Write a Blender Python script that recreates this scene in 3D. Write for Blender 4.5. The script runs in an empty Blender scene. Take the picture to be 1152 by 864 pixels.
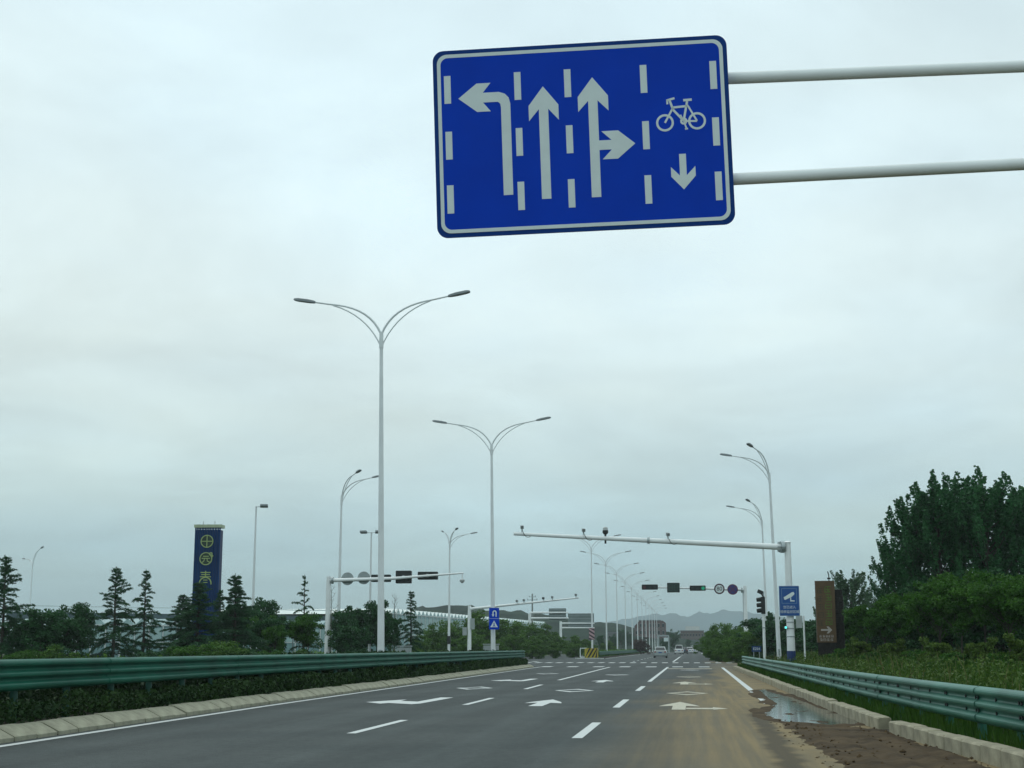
import bpy, math, random
import numpy as np
from mathutils import Vector, Matrix, Euler

SC = bpy.context.scene
COL = SC.collection
R = math.radians

# ------------------------------------------------------------------ camera
CAM_H = 1.4
FOC = 1600.0            # focal length in photo pixels (1152 wide)
PITCH = math.atan(297 / FOC)
YAW = math.atan(203 * math.cos(PITCH) / FOC)
cd = bpy.data.cameras.new('camera')
cd.sensor_width = 36.0
cd.lens = 36.0 * FOC / 1152
cd.clip_start = 0.1
cd.clip_end = 20000
cam = bpy.data.objects.new('camera', cd)
cam.location = (0, 0, CAM_H)
cam.rotation_euler = (R(90) + PITCH, 0, YAW)
COL.objects.link(cam)
SC.camera = cam

# ------------------------------------------------------------------ world: overcast sky
SUN_EL, SUN_AZ = R(58), R(-35)       # azimuth from +Y, clockwise
W = bpy.data.worlds.new('World')
SC.world = W
W.use_nodes = True
nt = W.node_tree
nt.nodes.clear()
def N(t, nt_=None, **kw):
    n = (nt_ or nt).nodes.new(t)
    for k, v in kw.items():
        setattr(n, k, v)
    return n
def srgb(r, g, b):
    f = lambda c: (c / 255 / 12.92) if c / 255 <= 0.04045 else ((c / 255 + 0.055) / 1.055) ** 2.4
    return (f(r), f(g), f(b), 1)
tc = N('ShaderNodeTexCoord')
sep = N('ShaderNodeSeparateXYZ'); nt.links.new(tc.outputs['Generated'], sep.inputs[0])
ramp = N('ShaderNodeValToRGB'); nt.links.new(sep.outputs['Z'], ramp.inputs[0])
stops = [(0.0, (170, 209, 216)), (0.06, (188, 220, 225)), (0.12, (210, 235, 239)), (0.19, (229, 249, 252)),
         (0.27, (235, 253, 255)), (0.37, (234, 253, 255)), (0.5, (233, 252, 255)), (1.0, (233, 252, 255))]
cr = ramp.color_ramp
cr.interpolation = 'B_SPLINE'
while len(cr.elements) < len(stops):
    cr.elements.new(0.5)
for e, (p, c) in zip(cr.elements, stops):
    e.position = p
    e.color = srgb(*c)
# cloud deck: direction projected on a flat layer
den = N('ShaderNodeMath', operation='ADD'); nt.links.new(sep.outputs['Z'], den.inputs[0]); den.inputs[1].default_value = 0.16
den2 = N('ShaderNodeMath', operation='MAXIMUM'); nt.links.new(den.outputs[0], den2.inputs[0]); den2.inputs[1].default_value = 0.05
dx = N('ShaderNodeMath', operation='DIVIDE'); nt.links.new(sep.outputs['X'], dx.inputs[0]); nt.links.new(den2.outputs[0], dx.inputs[1])
dy = N('ShaderNodeMath', operation='DIVIDE'); nt.links.new(sep.outputs['Y'], dy.inputs[0]); nt.links.new(den2.outputs[0], dy.inputs[1])
cmb = N('ShaderNodeCombineXYZ'); nt.links.new(dx.outputs[0], cmb.inputs[0]); nt.links.new(dy.outputs[0], cmb.inputs[1]); cmb.inputs[2].default_value = 3.7
nz = N('ShaderNodeTexNoise'); nz.inputs['Scale'].default_value = 1.5; nz.inputs['Detail'].default_value = 7; nz.inputs['Roughness'].default_value = 0.55
nz.inputs['Distortion'].default_value = 0.35
nt.links.new(cmb.outputs[0], nz.inputs['Vector'])
mr = N('ShaderNodeMapRange'); mr.inputs['From Min'].default_value = 0.34; mr.inputs['From Max'].default_value = 0.66
mr.inputs['To Min'].default_value = 0.875; mr.inputs['To Max'].default_value = 1.085
nt.links.new(nz.outputs['Fac'], mr.inputs['Value'])
vm = N('ShaderNodeVectorMath', operation='SCALE'); nt.links.new(ramp.outputs['Color'], vm.inputs[0]); nt.links.new(mr.outputs[0], vm.inputs['Scale'])
nz2 = N('ShaderNodeTexNoise'); nz2.inputs['Scale'].default_value = 0.8; nz2.inputs['Detail'].default_value = 3
off = N('ShaderNodeVectorMath', operation='ADD'); nt.links.new(cmb.outputs[0], off.inputs[0]); off.inputs[1].default_value = (7.3, 1.9, 4.0)
nt.links.new(off.outputs[0], nz2.inputs['Vector'])
tr_ = N('ShaderNodeValToRGB'); tr_.color_ramp.elements[0].position = 0.38; tr_.color_ramp.elements[0].color = (0.965, 0.995, 1.03, 1)
tr_.color_ramp.elements[1].position = 0.64; tr_.color_ramp.elements[1].color = (1.03, 1.0, 0.965, 1)
nt.links.new(nz2.outputs['Fac'], tr_.inputs[0])
vm2 = N('ShaderNodeVectorMath', operation='MULTIPLY'); nt.links.new(vm.outputs[0], vm2.inputs[0]); nt.links.new(tr_.outputs['Color'], vm2.inputs[1])
bgc = N('ShaderNodeBackground'); nt.links.new(vm2.outputs[0], bgc.inputs['Color']); bgc.inputs['Strength'].default_value = 1.0
sky = N('ShaderNodeTexSky', sky_type='NISHITA'); sky.sun_disc = False
sky.sun_elevation = SUN_EL; sky.sun_rotation = SUN_AZ; sky.air_density = 1.5; sky.dust_density = 3.0
bgs = N('ShaderNodeBackground'); nt.links.new(sky.outputs[0], bgs.inputs['Color']); bgs.inputs['Strength'].default_value = 0.1
mx = N('ShaderNodeMixShader'); mx.inputs[0].default_value = 0.93
nt.links.new(bgs.outputs[0], mx.inputs[1]); nt.links.new(bgc.outputs[0], mx.inputs[2])
wo = N('ShaderNodeOutputWorld'); nt.links.new(mx.outputs[0], wo.inputs['Surface'])

# ------------------------------------------------------------------ sun behind cloud
sd = bpy.data.lights.new('sun', 'SUN'); sd.energy = 0.55; sd.angle = R(20); sd.color = (1.0, 0.97, 0.92)
sun = bpy.data.objects.new('sun', sd); COL.objects.link(sun)
sdir = Vector((math.sin(SUN_AZ) * math.cos(SUN_EL), math.cos(SUN_AZ) * math.cos(SUN_EL), math.sin(SUN_EL)))
sun.rotation_euler = (-sdir).to_track_quat('-Z', 'Y').to_euler()
sun.location = sdir * 50

vs = SC.view_settings
vs.view_transform = 'Standard'; vs.look = 'None'; vs.exposure = 0.0; vs.gamma = 1.0; vs.use_curve_mapping = False
SC.render.engine = 'CYCLES'
cy = SC.cycles
cy.max_bounces = 6; cy.diffuse_bounces = 3; cy.glossy_bounces = 3; cy.transmission_bounces = 4; cy.volume_bounces = 0
cy.transparent_max_bounces = 8; cy.use_denoising = True; cy.caustics_reflective = False; cy.caustics_refractive = False

# ------------------------------------------------------------------ helpers
_fw = Vector((-math.sin(YAW) * math.cos(PITCH), math.cos(YAW) * math.cos(PITCH), math.sin(PITCH)))
_rt = Vector((math.cos(YAW), math.sin(YAW), 0))
_up = _rt.cross(_fw)
def at(x, y, Y):
    """world point at forward distance Y seen at photo pixel x, y (used to survey where things stand)"""
    d = _fw * FOC + _rt * (x - 576) - _up * (y - 432)
    return Vector((0, 0, CAM_H)) + d * (Y / d.y)
def gnd(x, y, z=0.0):
    d = _fw * FOC + _rt * (x - 576) - _up * (y - 432)
    return Vector((0, 0, CAM_H)) + d * ((z - CAM_H) / d.z)
def PX(x, Y):
    return at(x, 729, Y).x

MATS = {}
def mat(name, col, rough=0.6, metal=0.0, var=0.12, scale=3.0, bump=0.0, bscale=40.0, col2=None, spec=0.5, emit=None, estr=0.0):
    if name in MATS:
        return MATS[name]
    m = bpy.data.materials.new(name); m.use_nodes = True
    t = m.node_tree; b = t.nodes['Principled BSDF']
    b.inputs['Roughness'].default_value = rough; b.inputs['Metallic'].default_value = metal
    b.inputs['Specular IOR Level'].default_value = spec
    co = N('ShaderNodeTexCoord', t)
    no = N('ShaderNodeTexNoise', t); no.inputs['Scale'].default_value = scale; no.inputs['Detail'].default_value = 5
    t.links.new(co.outputs['Object'], no.inputs['Vector'])
    mi = N('ShaderNodeMix', t, data_type='RGBA')
    c1 = tuple(c * (1 - var) for c in col[:3]) + (1,)
    c2 = (tuple(col2) + (1,)) if col2 else tuple(min(1, c * (1 + var)) for c in col[:3]) + (1,)
    mi.inputs['A'].default_value = c1; mi.inputs['B'].default_value = c2
    mrr = N('ShaderNodeMapRange', t); mrr.inputs['From Min'].default_value = 0.3; mrr.inputs['From Max'].default_value = 0.7
    t.links.new(no.outputs['Fac'], mrr.inputs['Value'])
    t.links.new(mrr.outputs[0], mi.inputs['Factor'])
    t.links.new(mi.outputs['Result'], b.inputs['Base Color'])
    if bump:
        n2 = N('ShaderNodeTexNoise', t); n2.inputs['Scale'].default_value = bscale; n2.inputs['Detail'].default_value = 4
        t.links.new(co.outputs['Object'], n2.inputs['Vector'])
        bp = N('ShaderNodeBump', t); bp.inputs['Strength'].default_value = bump; bp.inputs['Distance'].default_value = 0.02
        t.links.new(n2.outputs['Fac'], bp.inputs['Height']); t.links.new(bp.outputs[0], b.inputs['Normal'])
    if emit:
        b.inputs['Emission Color'].default_value = tuple(emit) + (1,)
        b.inputs['Emission Strength'].default_value = estr
    MATS[name] = m
    return m

def leafmat(name, dark, light, rough=0.55, trans=0.15):
    """leaf colour varies from leaf to leaf (attribute rnd) and in broad clumps"""
    m = bpy.data.materials.new(name); m.use_nodes = True
    t = m.node_tree; b = t.nodes['Principled BSDF']
    b.inputs['Roughness'].default_value = rough; b.inputs['Specular IOR Level'].default_value = 0.12
    at_ = N('ShaderNodeAttribute', t); at_.attribute_name = 'rnd'
    co = N('ShaderNodeTexCoord', t)
    no = N('ShaderNodeTexNoise', t); no.inputs['Scale'].default_value = 0.9; no.inputs['Detail'].default_value = 3
    t.links.new(co.outputs['Object'], no.inputs['Vector'])
    ad = N('ShaderNodeMath', t, operation='MULTIPLY_ADD'); ad.inputs[1].default_value = 0.5
    t.links.new(at_.outputs['Fac'], ad.inputs[0])
    mrr = N('ShaderNodeMapRange', t); mrr.inputs['From Min'].default_value = 0.3; mrr.inputs['From Max'].default_value = 0.7; mrr.inputs['To Max'].default_value = 0.5
    t.links.new(no.outputs['Fac'], mrr.inputs['Value']); t.links.new(mrr.outputs[0], ad.inputs[2])
    mi = N('ShaderNodeMix', t, data_type='RGBA'); mi.inputs['A'].default_value = tuple(dark) + (1,); mi.inputs['B'].default_value = tuple(light) + (1,)
    t.links.new(ad.outputs[0], mi.inputs['Factor']); t.links.new(mi.outputs['Result'], b.inputs['Base Color'])
    tr = N('ShaderNodeBsdfTranslucent', t); t.links.new(mi.outputs['Result'], tr.inputs['Color'])
    ms = N('ShaderNodeMixShader', t); ms.inputs[0].default_value = trans
    out = t.nodes['Material Output']
    t.links.new(b.outputs[0], ms.inputs[1]); t.links.new(tr.outputs[0], ms.inputs[2]); t.links.new(ms.outputs[0], out.inputs['Surface'])
    MATS[name] = m
    return m

class MB:
    def __init__(s):
        s.v = []; s.f = []
    def add(s, vs_, fs):
        o = len(s.v); s.v += [tuple(v) for v in vs_]; s.f += [tuple(i + o for i in f) for f in fs]; return s
    def box(s, c, d, rot=None):
        hx, hy, hz = d[0] / 2, d[1] / 2, d[2] / 2
        P = [Vector((x, y, z)) for x in (-hx, hx) for y in (-hy, hy) for z in (-hz, hz)]
        if rot is not None:
            P = [rot @ p for p in P]
        c = Vector(c)
        return s.add([p + c for p in P], [(0, 1, 3, 2), (4, 6, 7, 5), (0, 4, 5, 1), (2, 3, 7, 6), (0, 2, 6, 4), (1, 5, 7, 3)])
    def tube(s, pts, rad, n=10, cap=True):
        pts = [Vector(p) for p in pts]
        if not hasattr(rad, '__len__'):
            rad = [rad] * len(pts)
        rings = []; prev = None
        for i, p in enumerate(pts):
            t = (pts[min(i + 1, len(pts) - 1)] - pts[max(i - 1, 0)]).normalized()
            a = prev if prev is not None else (Vector((1, 0, 0)) if abs(t.x) < 0.8 else Vector((0, 1, 0)))
            a = (a - t * a.dot(t)).normalized(); prev = a
            b = t.cross(a)
            rings.append([p + (a * math.cos(2 * math.pi * k / n) + b * math.sin(2 * math.pi * k / n)) * rad[i] for k in range(n)])
        vs_ = [q for r in rings for q in r]; fs = []
        for i in range(len(rings) - 1):
            for k in range(n):
                k2 = (k + 1) % n
                fs.append((i * n + k, i * n + k2, (i + 1) * n + k2, (i + 1) * n + k))
        if cap:
            fs.append(tuple(range(n))[::-1]); fs.append(tuple((len(rings) - 1) * n + k for k in range(n)))
        return s.add(vs_, fs)
    def plate(s, poly, y0, y1):
        """polygon in the local xz plane, from y0 (front) to y1 (back)"""
        n = len(poly)
        vs_ = [(x, y0, z) for x, z in poly] + [(x, y1, z) for x, z in poly]
        fs = [tuple(range(n)), tuple(range(2 * n - 1, n - 1, -1))] + [(i, i + n, (i + 1) % n + n, (i + 1) % n) for i in range(n)]
        return s.add(vs_, fs)
    def ring(s, cx, cz, r0, r1, y0, y1, n=28, a0=0, a1=2 * math.pi):
        full = abs(a1 - a0 - 2 * math.pi) < 1e-6
        m = n if full else n + 1
        vs_ = []
        for k in range(m):
            a = a0 + (a1 - a0) * k / n
            c, q = math.cos(a), math.sin(a)
            vs_ += [(cx + r0 * c, y0, cz + r0 * q), (cx + r1 * c, y0, cz + r1 * q), (cx + r1 * c, y1, cz + r1 * q), (cx + r0 * c, y1, cz + r0 * q)]
        fs = []
        for k in range(n):
            i, j = 4 * k, 4 * ((k + 1) % m)
            for e in range(4):
                fs.append((i + e, i + (e + 1) % 4, j + (e + 1) % 4, j + e))
        if not full:
            fs += [(0, 1, 2, 3), (4 * n + 3, 4 * n + 2, 4 * n + 1, 4 * n)]
        return s.add(vs_, fs)
    def loft(s, rings):
        n = len(rings[0]); vs_ = [p for r in rings for p in r]; fs = []
        for i in range(len(rings) - 1):
            for k in range(n):
                fs.append((i * n + k, i * n + (k + 1) % n, (i + 1) * n + (k + 1) % n, (i + 1) * n + k))
        fs.append(tuple(range(n))[::-1]); fs.append(tuple((len(rings) - 1) * n + k for k in range(n)))
        return s.add(vs_, fs)
    def mesh(s, name, m=None, smooth=False):
        me = bpy.data.meshes.new(name); me.from_pydata(s.v, [], s.f); me.update()
        import bmesh
        bm = bmesh.new(); bm.from_mesh(me); bmesh.ops.recalc_face_normals(bm, faces=bm.faces); bm.to_mesh(me); bm.free()
        if m:
            me.materials.append(m)
        if smooth:
            me.polygons.foreach_set('use_smooth', [True] * len(me.polygons))
            me.set_sharp_from_angle(angle=R(40))
        return me
    def build(s, name, m, parent=None, smooth=False, loc=None):
        return obj(name, s.mesh(name, m, smooth), parent, loc)

def obj(name, me, parent=None, loc=None):
    o = bpy.data.objects.new(name, me); COL.objects.link(o)
    if parent is not None:
        o.parent = parent
    if loc is not None:
        o.location = loc
    return o
def tag(o, label=None, cat=None, group=None, kind=None):
    if label: o['label'] = label
    if cat: o['category'] = cat
    if group: o['group'] = group
    if kind: o['kind'] = kind
    return o
def thing(name, label, cat, loc=(0, 0, 0), rz=0.0, group=None):
    o = bpy.data.objects.new(name, None); COL.objects.link(o)
    o.location = loc; o.rotation_euler = (0, 0, rz); o.empty_display_size = 0.3
    return tag(o, label, cat, group)
def copy_tree(o, parent=None):
    c = o.copy(); COL.objects.link(c); c.parent = parent
    for ch in list(o.children):
        copy_tree(ch, c)
    return c
def rrect(w, h, r, n=6, cx=0, cz=0):
    P = []
    for sx, sz, a0 in ((1, 1, 0), (-1, 1, 90), (-1, -1, 180), (1, -1, 270)):
        for k in range(n + 1):
            a = R(a0 + 90 * k / n)
            P.append((cx + sx * (w / 2 - r) + r * math.cos(a), cz + sz * (h / 2 - r) + r * math.sin(a)))
    return P
def rect(x0, x1, z0, z1):
    return [(x0, z0), (x1, z0), (x1, z1), (x0, z1)]
def frame(mb, P, Q, y0, y1):
    n = len(P)
    vs_ = [(x, y0, z) for x, z in P] + [(x, y0, z) for x, z in Q] + [(x, y1, z) for x, z in P] + [(x, y1, z) for x, z in Q]
    fs = []
    for i in range(n):
        j = (i + 1) % n
        fs += [(i, j, n + j, n + i), (2 * n + i, 3 * n + i, 3 * n + j, 2 * n + j), (i, 2 * n + i, 2 * n + j, j), (n + i, n + j, 3 * n + j, 3 * n + i)]
    return mb.add(vs_, fs)
def stroke(mb, p, q, w, y0, y1):
    p = Vector((p[0], p[1])); q = Vector((q[0], q[1])); d = (q - p).normalized(); nrm = Vector((-d.y, d.x)) * w / 2
    return mb.plate([tuple(p - nrm), tuple(q - nrm), tuple(q + nrm), tuple(p + nrm)], y0, y1)
def text(name, s, size, m, parent, x, z, y, align='CENTER', th=0.004):
    cu = bpy.data.curves.new('t', 'FONT'); cu.body = s; cu.size = size; cu.align_x = align; cu.align_y = 'CENTER'; cu.extrude = th / 2
    o = bpy.data.objects.new('t', cu); COL.objects.link(o)
    dg = bpy.context.evaluated_depsgraph_get()
    me = bpy.data.meshes.new_from_object(o.evaluated_get(dg))
    bpy.data.objects.remove(o); bpy.data.curves.remove(cu)
    me.name = name
    me.transform(Matrix(((1, 0, 0, x), (0, 0, -1, y - th / 2), (0, 1, 0, z), (0, 0, 0, 1))))
    me.materials.clear(); me.materials.append(m)
    return obj(name, me, parent)
def fast_quads(name, V, m, rnd=None):
    """V: (n,k,3) polygons of k corners, one mesh"""
    V = np.asarray(V, dtype=np.float32); n, k = V.shape[:2]
    me = bpy.data.meshes.new(name)
    me.vertices.add(n * k); me.loops.add(n * k); me.polygons.add(n)
    me.vertices.foreach_set('co', V.ravel())
    me.loops.foreach_set('vertex_index', np.arange(n * k, dtype=np.int32))
    me.polygons.foreach_set('loop_start', np.arange(0, n * k, k, dtype=np.int32))
    me.update(calc_edges=True)
    a = me.attributes.new('rnd', 'FLOAT', 'POINT')
    rr = np.random.default_rng(1).random(n) if rnd is None else rnd
    a.data.foreach_set('value', np.repeat(rr.astype(np.float32), k))
    me.materials.append(m)
    return me
def leaves(C, w, l, rng, upright=0.0, axis=None):
    """kite-shaped leaves with random attitude at centres C"""
    n = len(C)
    d = rng.normal(size=(n, 3)) if axis is None else axis + rng.normal(size=(n, 3)) * 0.45
    d[:, 2] += upright
    d /= np.linalg.norm(d, axis=1)[:, None] + 1e-9
    s = np.cross(d, rng.normal(size=(n, 3))); s /= np.linalg.norm(s, axis=1)[:, None] + 1e-9
    k = (0.7 + 0.6 * rng.random(n))[:, None]
    return np.stack([C - d * l * k / 2, C + s * w * k / 2, C + d * l * k / 2, C - s * w * k / 2], axis=1)

# ------------------------------------------------------------------ materials
white_metal = mat('white_painted_steel', (0.82, 0.85, 0.85), 0.45, 0.0, 0.06, 1.5)
grey_metal = mat('galvanised_steel', (0.36, 0.41, 0.42), 0.42, 0.45, 0.12, 4)
lamp_metal = mat('lamp_pole_paint', (0.74, 0.78, 0.79), 0.45, 0.0, 0.08, 1.0)
head_metal = mat('lamp_head_grey', (0.20, 0.23, 0.24), 0.5, 0.2, 0.1, 4)
black_plastic = mat('black_plastic', (0.012, 0.016, 0.016), 0.6, 0, 0.15, 5)
dark_glass = mat('dark_glass', (0.012, 0.016, 0.018), 0.08, 0, 0.1, 2)
sign_blue = mat('sign_blue', (0.0002, 0.047, 0.50), 0.6, 0, 0.06, 2, spec=0.12)
sign_edge = mat('sign_edge_blue', (0.002, 0.040, 0.21), 0.6, 0, 0.06, 2, spec=0.15)
sign_white = mat('sign_white_film', (0.70, 0.78, 0.78), 0.55, 0, 0.04, 6, spec=0.3)
info_blue = mat('info_sign_blue', (0.004, 0.07, 0.28), 0.5, 0, 0.08, 3)
rail_green = mat('guardrail_green', (0.002, 0.080, 0.050), 0.5, 0.0, 0.2, 1.3, col2=(0.003, 0.115, 0.072), spec=0.2)
rail_dark = mat('guardrail_back_green', (0.008, 0.07, 0.05), 0.5, 0, 0.15, 2)
rail_green_weathered = mat('guardrail_green_sunbleached', (0.012, 0.110, 0.075), 0.45, 0.0, 0.14, 0.8, col2=(0.040, 0.175, 0.128), spec=0.35)
kerb_conc = mat('kerb_concrete', (0.29, 0.285, 0.21), 0.9, 0, 0.22, 5, 0.5, 30)
kerb_conc2 = mat('kerb_concrete_dirty', (0.30, 0.275, 0.195), 0.9, 0, 0.3, 4, 0.5, 30)
soil = mat('soil', (0.05, 0.042, 0.028), 0.95, 0, 0.3, 1.5, 0.6, 12)
bark = mat('bark', (0.05, 0.045, 0.035), 0.9, 0, 0.3, 8, 0.5, 20)
bark_pale = mat('bark_pale', (0.16, 0.16, 0.14), 0.9, 0, 0.3, 8)
red_lamp = mat('tail_lamp_red', (0.25, 0.01, 0.01), 0.3)
rubber = mat('rubber', (0.01, 0.01, 0.01), 0.8)

# ------------------------------------------------------------------ ground, roads
def lerp_tab(tab, y):
    if y <= tab[0][0]: return tab[0][1]
    for (a, va), (b, vb) in zip(tab, tab[1:]):
        if y <= b: return va + (vb - va) * (y - a) / (b - a)
    return tab[-1][1]
LEFT_LINE = [(-5, -9.3), (10, -9.62), (20, -9.95), (35, -10.40), (89, -11.12), (110, -11.4)]
RAIL_R = [(6, 4.55), (12, 4.32), (18.6, 4.06), (26.6, 3.76), (35, 3.64), (54, 3.58), (99, 3.34)]
KERB_R = [(y, x - 0.62 + (0.14 if y < 20 else 0)) for y, x in RAIL_R]
L1 = [(0, -5.65), (40, -5.68), (64, -5.9), (120, -6.2)]

def ground_mat():
    m = mat('ground_grass', (0.028, 0.05, 0.016), 0.95, 0, 0.35, 0.15, 0.5, 3, col2=(0.06, 0.075, 0.03))
    return m
g = MB().add([(-2300, -140, -0.09), (2300, -140, -0.09), (2300, 4900, -0.09), (-2300, 4900, -0.09)], [(0, 1, 2, 3)]).build('ground', ground_mat())
tag(g, kind='structure')

def asphalt_mat():
    m = bpy.data.materials.new('asphalt'); m.use_nodes = True
    t = m.node_tree; b = t.nodes['Principled BSDF']; b.inputs['Roughness'].default_value = 0.85; b.inputs['Specular IOR Level'].default_value = 0.22
    L = t.links.new
    geo = N('ShaderNodeNewGeometry', t)
    sp = N('ShaderNodeSeparateXYZ', t); L(geo.outputs['Position'], sp.inputs[0])
    def noise(scale, det=4, vec=None, rough=0.5):
        n = N('ShaderNodeTexNoise', t); n.inputs['Scale'].default_value = scale; n.inputs['Detail'].default_value = det; n.inputs['Roughness'].default_value = rough
        L(vec or geo.outputs['Position'], n.inputs['Vector']); return n.outputs['Fac']
    def mp(v, a, b_, c=0.0, d=1.0, smooth=True):
        r = N('ShaderNodeMapRange', t); r.interpolation_type = 'SMOOTHSTEP' if smooth else 'LINEAR'
        r.inputs['From Min'].default_value = a; r.inputs['From Max'].default_value = b_; r.inputs['To Min'].default_value = c; r.inputs['To Max'].default_value = d
        L(v, r.inputs['Value']); return r.outputs[0]
    def mul(a, b_, op='MULTIPLY'):
        r = N('ShaderNodeMath', t, operation=op); 
        for i, v in enumerate((a, b_)):
            if isinstance(v, (int, float)): r.inputs[i].default_value = v
            else: L(v, r.inputs[i])
        return r.outputs[0]
    def mixc(f, A, B):
        r = N('ShaderNodeMix', t, data_type='RGBA'); L(f, r.inputs['Factor'])
        for k, v in (('A', A), ('B', B)):
            if isinstance(v, tuple): r.inputs[k].default_value = v
            else: L(v, r.inputs[k])
        return r.outputs['Result']
    # streaks along the road
    sc = N('ShaderNodeMapping', t); sc.inputs['Scale'].default_value = (2.4, 0.07, 1); L(geo.outputs['Position'], sc.inputs['Vector'])
    sc2 = N('ShaderNodeMapping', t); sc2.inputs['Scale'].default_value = (5.5, 0.12, 1); L(geo.outputs['Position'], sc2.inputs['Vector'])
    base = mixc(mp(noise(0.35, 5), 0.3, 0.7), (0.047, 0.057, 0.057, 1), (0.063, 0.073, 0.072, 1))
    grain = mp(noise(55, 3, rough=0.7), 0.35, 0.65, 0.66, 1.34)
    fine = N('ShaderNodeVectorMath', t, operation='SCALE'); L(base, fine.inputs[0]); L(grain, fine.inputs['Scale'])
    mot = mp(noise(7.0, 5, rough=0.65), 0.32, 0.68, 0.86, 1.14)
    fm = N('ShaderNodeVectorMath', t, operation='SCALE'); L(fine.outputs[0], fm.inputs[0]); L(mot, fm.inputs['Scale'])
    fine = fm
    str_ = mp(noise(1.0, 4, sc.outputs[0]), 0.30, 0.72, 0.92, 1.08)
    fine2 = N('ShaderNodeVectorMath', t, operation='SCALE'); L(fine.outputs[0], fine2.inputs[0]); L(str_, fine2.inputs['Scale'])
    # pale dust carried onto the right lane
    x, y = sp.outputs['X'], sp.outputs['Y']
    ph = mul(mul(mul(x, 1.85, 'DIVIDE'), 6.2832), mul(noise(0.06, 2), 1.4), 'ADD')
    wt = mp(mul(ph, 0, 'SINE'), -1, 1, 0.91, 1.08)
    f3 = N('ShaderNodeVectorMath', t, operation='SCALE'); L(fine2.outputs[0], f3.inputs[0]); L(wt, f3.inputs['Scale']); fine2 = f3
    wob = mul(mul(noise(0.12, 3), 0.5, 'SUBTRACT'), 3.2)
    xe = mul(x, wob, 'ADD')
    lane = mul(mp(xe, -2.2, 0.9), mp(xe, 2.9, 2.2))
    along = mul(mp(y, 8, 14), mp(y, 95, 38))
    st = mp(noise(1.0, 5, sc2.outputs[0], 0.6), 0.28, 0.72, 0.50, 1.0)
    dust = mul(mul(lane, along), st)
    right = mul(mul(mp(xe, 0.75, 1.6), mp(y, 150, 50)), mp(noise(0.9, 5), 0.25, 0.6, 0.5, 1.0))
    dust = mul(mul(dust, right, 'MAXIMUM'), 0.80)
    far = mul(mul(mul(mp(x, 0.5, 2.5), mp(y, 95, 118)), mp(y, 190, 140)), mp(noise(0.3, 4), 0.4, 0.6, 0.0, 0.6))
    dust = mul(dust, far, 'MAXIMUM')
    c = mixc(dust, fine2.outputs[0], (0.270, 0.198, 0.092, 1))
    # dark wet tyre track beside the mud
    tx = mul(x, mul(mul(y, 0.0134), 0.92, 'ADD'), 'SUBTRACT')
    txw = mul(tx, mul(mul(noise(1.3, 4), 0.5, 'SUBTRACT'), 0.45), 'ADD')
    band = mul(mp(mul(txw, 0, 'ABSOLUTE'), 0.27, 0.08), mp(y, 36, 31))
    c = mixc(mul(band, 0.8), c, (0.052, 0.043, 0.028, 1))
    L(c, b.inputs['Base Color'])
    bp = N('ShaderNodeBump', t); bp.inputs['Strength'].default_value = 0.35; bp.inputs['Distance'].default_value = 0.01
    L(noise(90, 3), bp.inputs['Height']); L(bp.outputs[0], b.inputs['Normal'])
    return m
asphalt = asphalt_mat()

# our carriageway: from the kerb on the left to the kerb on the right
mb = MB(); ys = [-60, -5, 10, 20, 35, 54, 75, 89, 100, 112]
vsl = []
for y in ys:
    vsl += [(lerp_tab(LEFT_LINE, y) - 0.6, y, 0), (lerp_tab(KERB_R, y) + 0.3, y, 0)]
mb.add(vsl, [(2 * i, 2 * i + 1, 2 * i + 3, 2 * i + 2) for i in range(len(ys) - 1)])
road = tag(mb.build('road', asphalt), kind='structure')
mb = MB().add([(-70, 112, 0), (45, 112, 0), (45, 143, 0), (-70, 143, 0)], [(0, 1, 2, 3)])
crossing_road = tag(mb.build('crossing_road', asphalt), kind='structure')
mb = MB().add([(-12.2, 143, 0), (3.4, 143, 0), (3.4, 900, 0), (-12.2, 900, 0)], [(0, 1, 2, 3)])
far_road = tag(mb.build('far_road', asphalt), kind='structure')
mb = MB().add([(-26, -60, 0), (-15.6, -60, 0), (-15.6, 112, 0), (-26, 112, 0)], [(0, 1, 2, 3)]).add([(-26, 143, 0), (-15.2, 143, 0), (-15.2, 900, 0), (-26, 900, 0)], [(0, 1, 2, 3)])
opp_road = tag(mb.build('opposite_road', asphalt), kind='structure')
mb = MB().add([(-15.2, 143, 0.0), (-12.2, 143, 0.0), (-12.2, 192, 0.0), (-15.2, 192, 0)], [(0, 1, 2, 3)])
tag(mb.build('paved_median_opening', asphalt), kind='structure')

# painted markings --------------------------------------------------
def paint_mat(name, wear_lo, wear_hi, dusty):
    m = bpy.data.materials.new(name); m.use_nodes = True
    t = m.node_tree; b = t.nodes['Principled BSDF']; b.inputs['Roughness'].default_value = 0.7
    geo = N('ShaderNodeNewGeometry', t)
    no = N('ShaderNodeTexNoise', t); no.inputs['Scale'].default_value = 9; no.inputs['Detail'].default_value = 6; no.inputs['Roughness'].default_value = 0.65
    t.links.new(geo.outputs['Position'], no.inputs['Vector'])
    mrr = N('ShaderNodeMapRange', t); mrr.inputs['From Min'].default_value = wear_lo; mrr.inputs['From Max'].default_value = wear_hi
    t.links.new(no.outputs['Fac'], mrr.inputs['Value'])
    mi = N('ShaderNodeMix', t, data_type='RGBA'); t.links.new(mrr.outputs[0], mi.inputs['Factor'])
    mi.inputs['A'].default_value = (0.58, 0.61, 0.60, 1) if not dusty else (0.50, 0.47, 0.37, 1)
    mi.inputs['B'].default_value = (0.10, 0.11, 0.11, 1) if not dusty else (0.20, 0.17, 0.11, 1)
    t.links.new(mi.outputs['Result'], b.inputs['Base Color'])
    return m
paint = paint_mat('road_paint', 0.62, 0.80, False)
paint_dusty = paint_mat('road_paint_dusty', 0.50, 0.72, True)
PZ = 0.005
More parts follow.
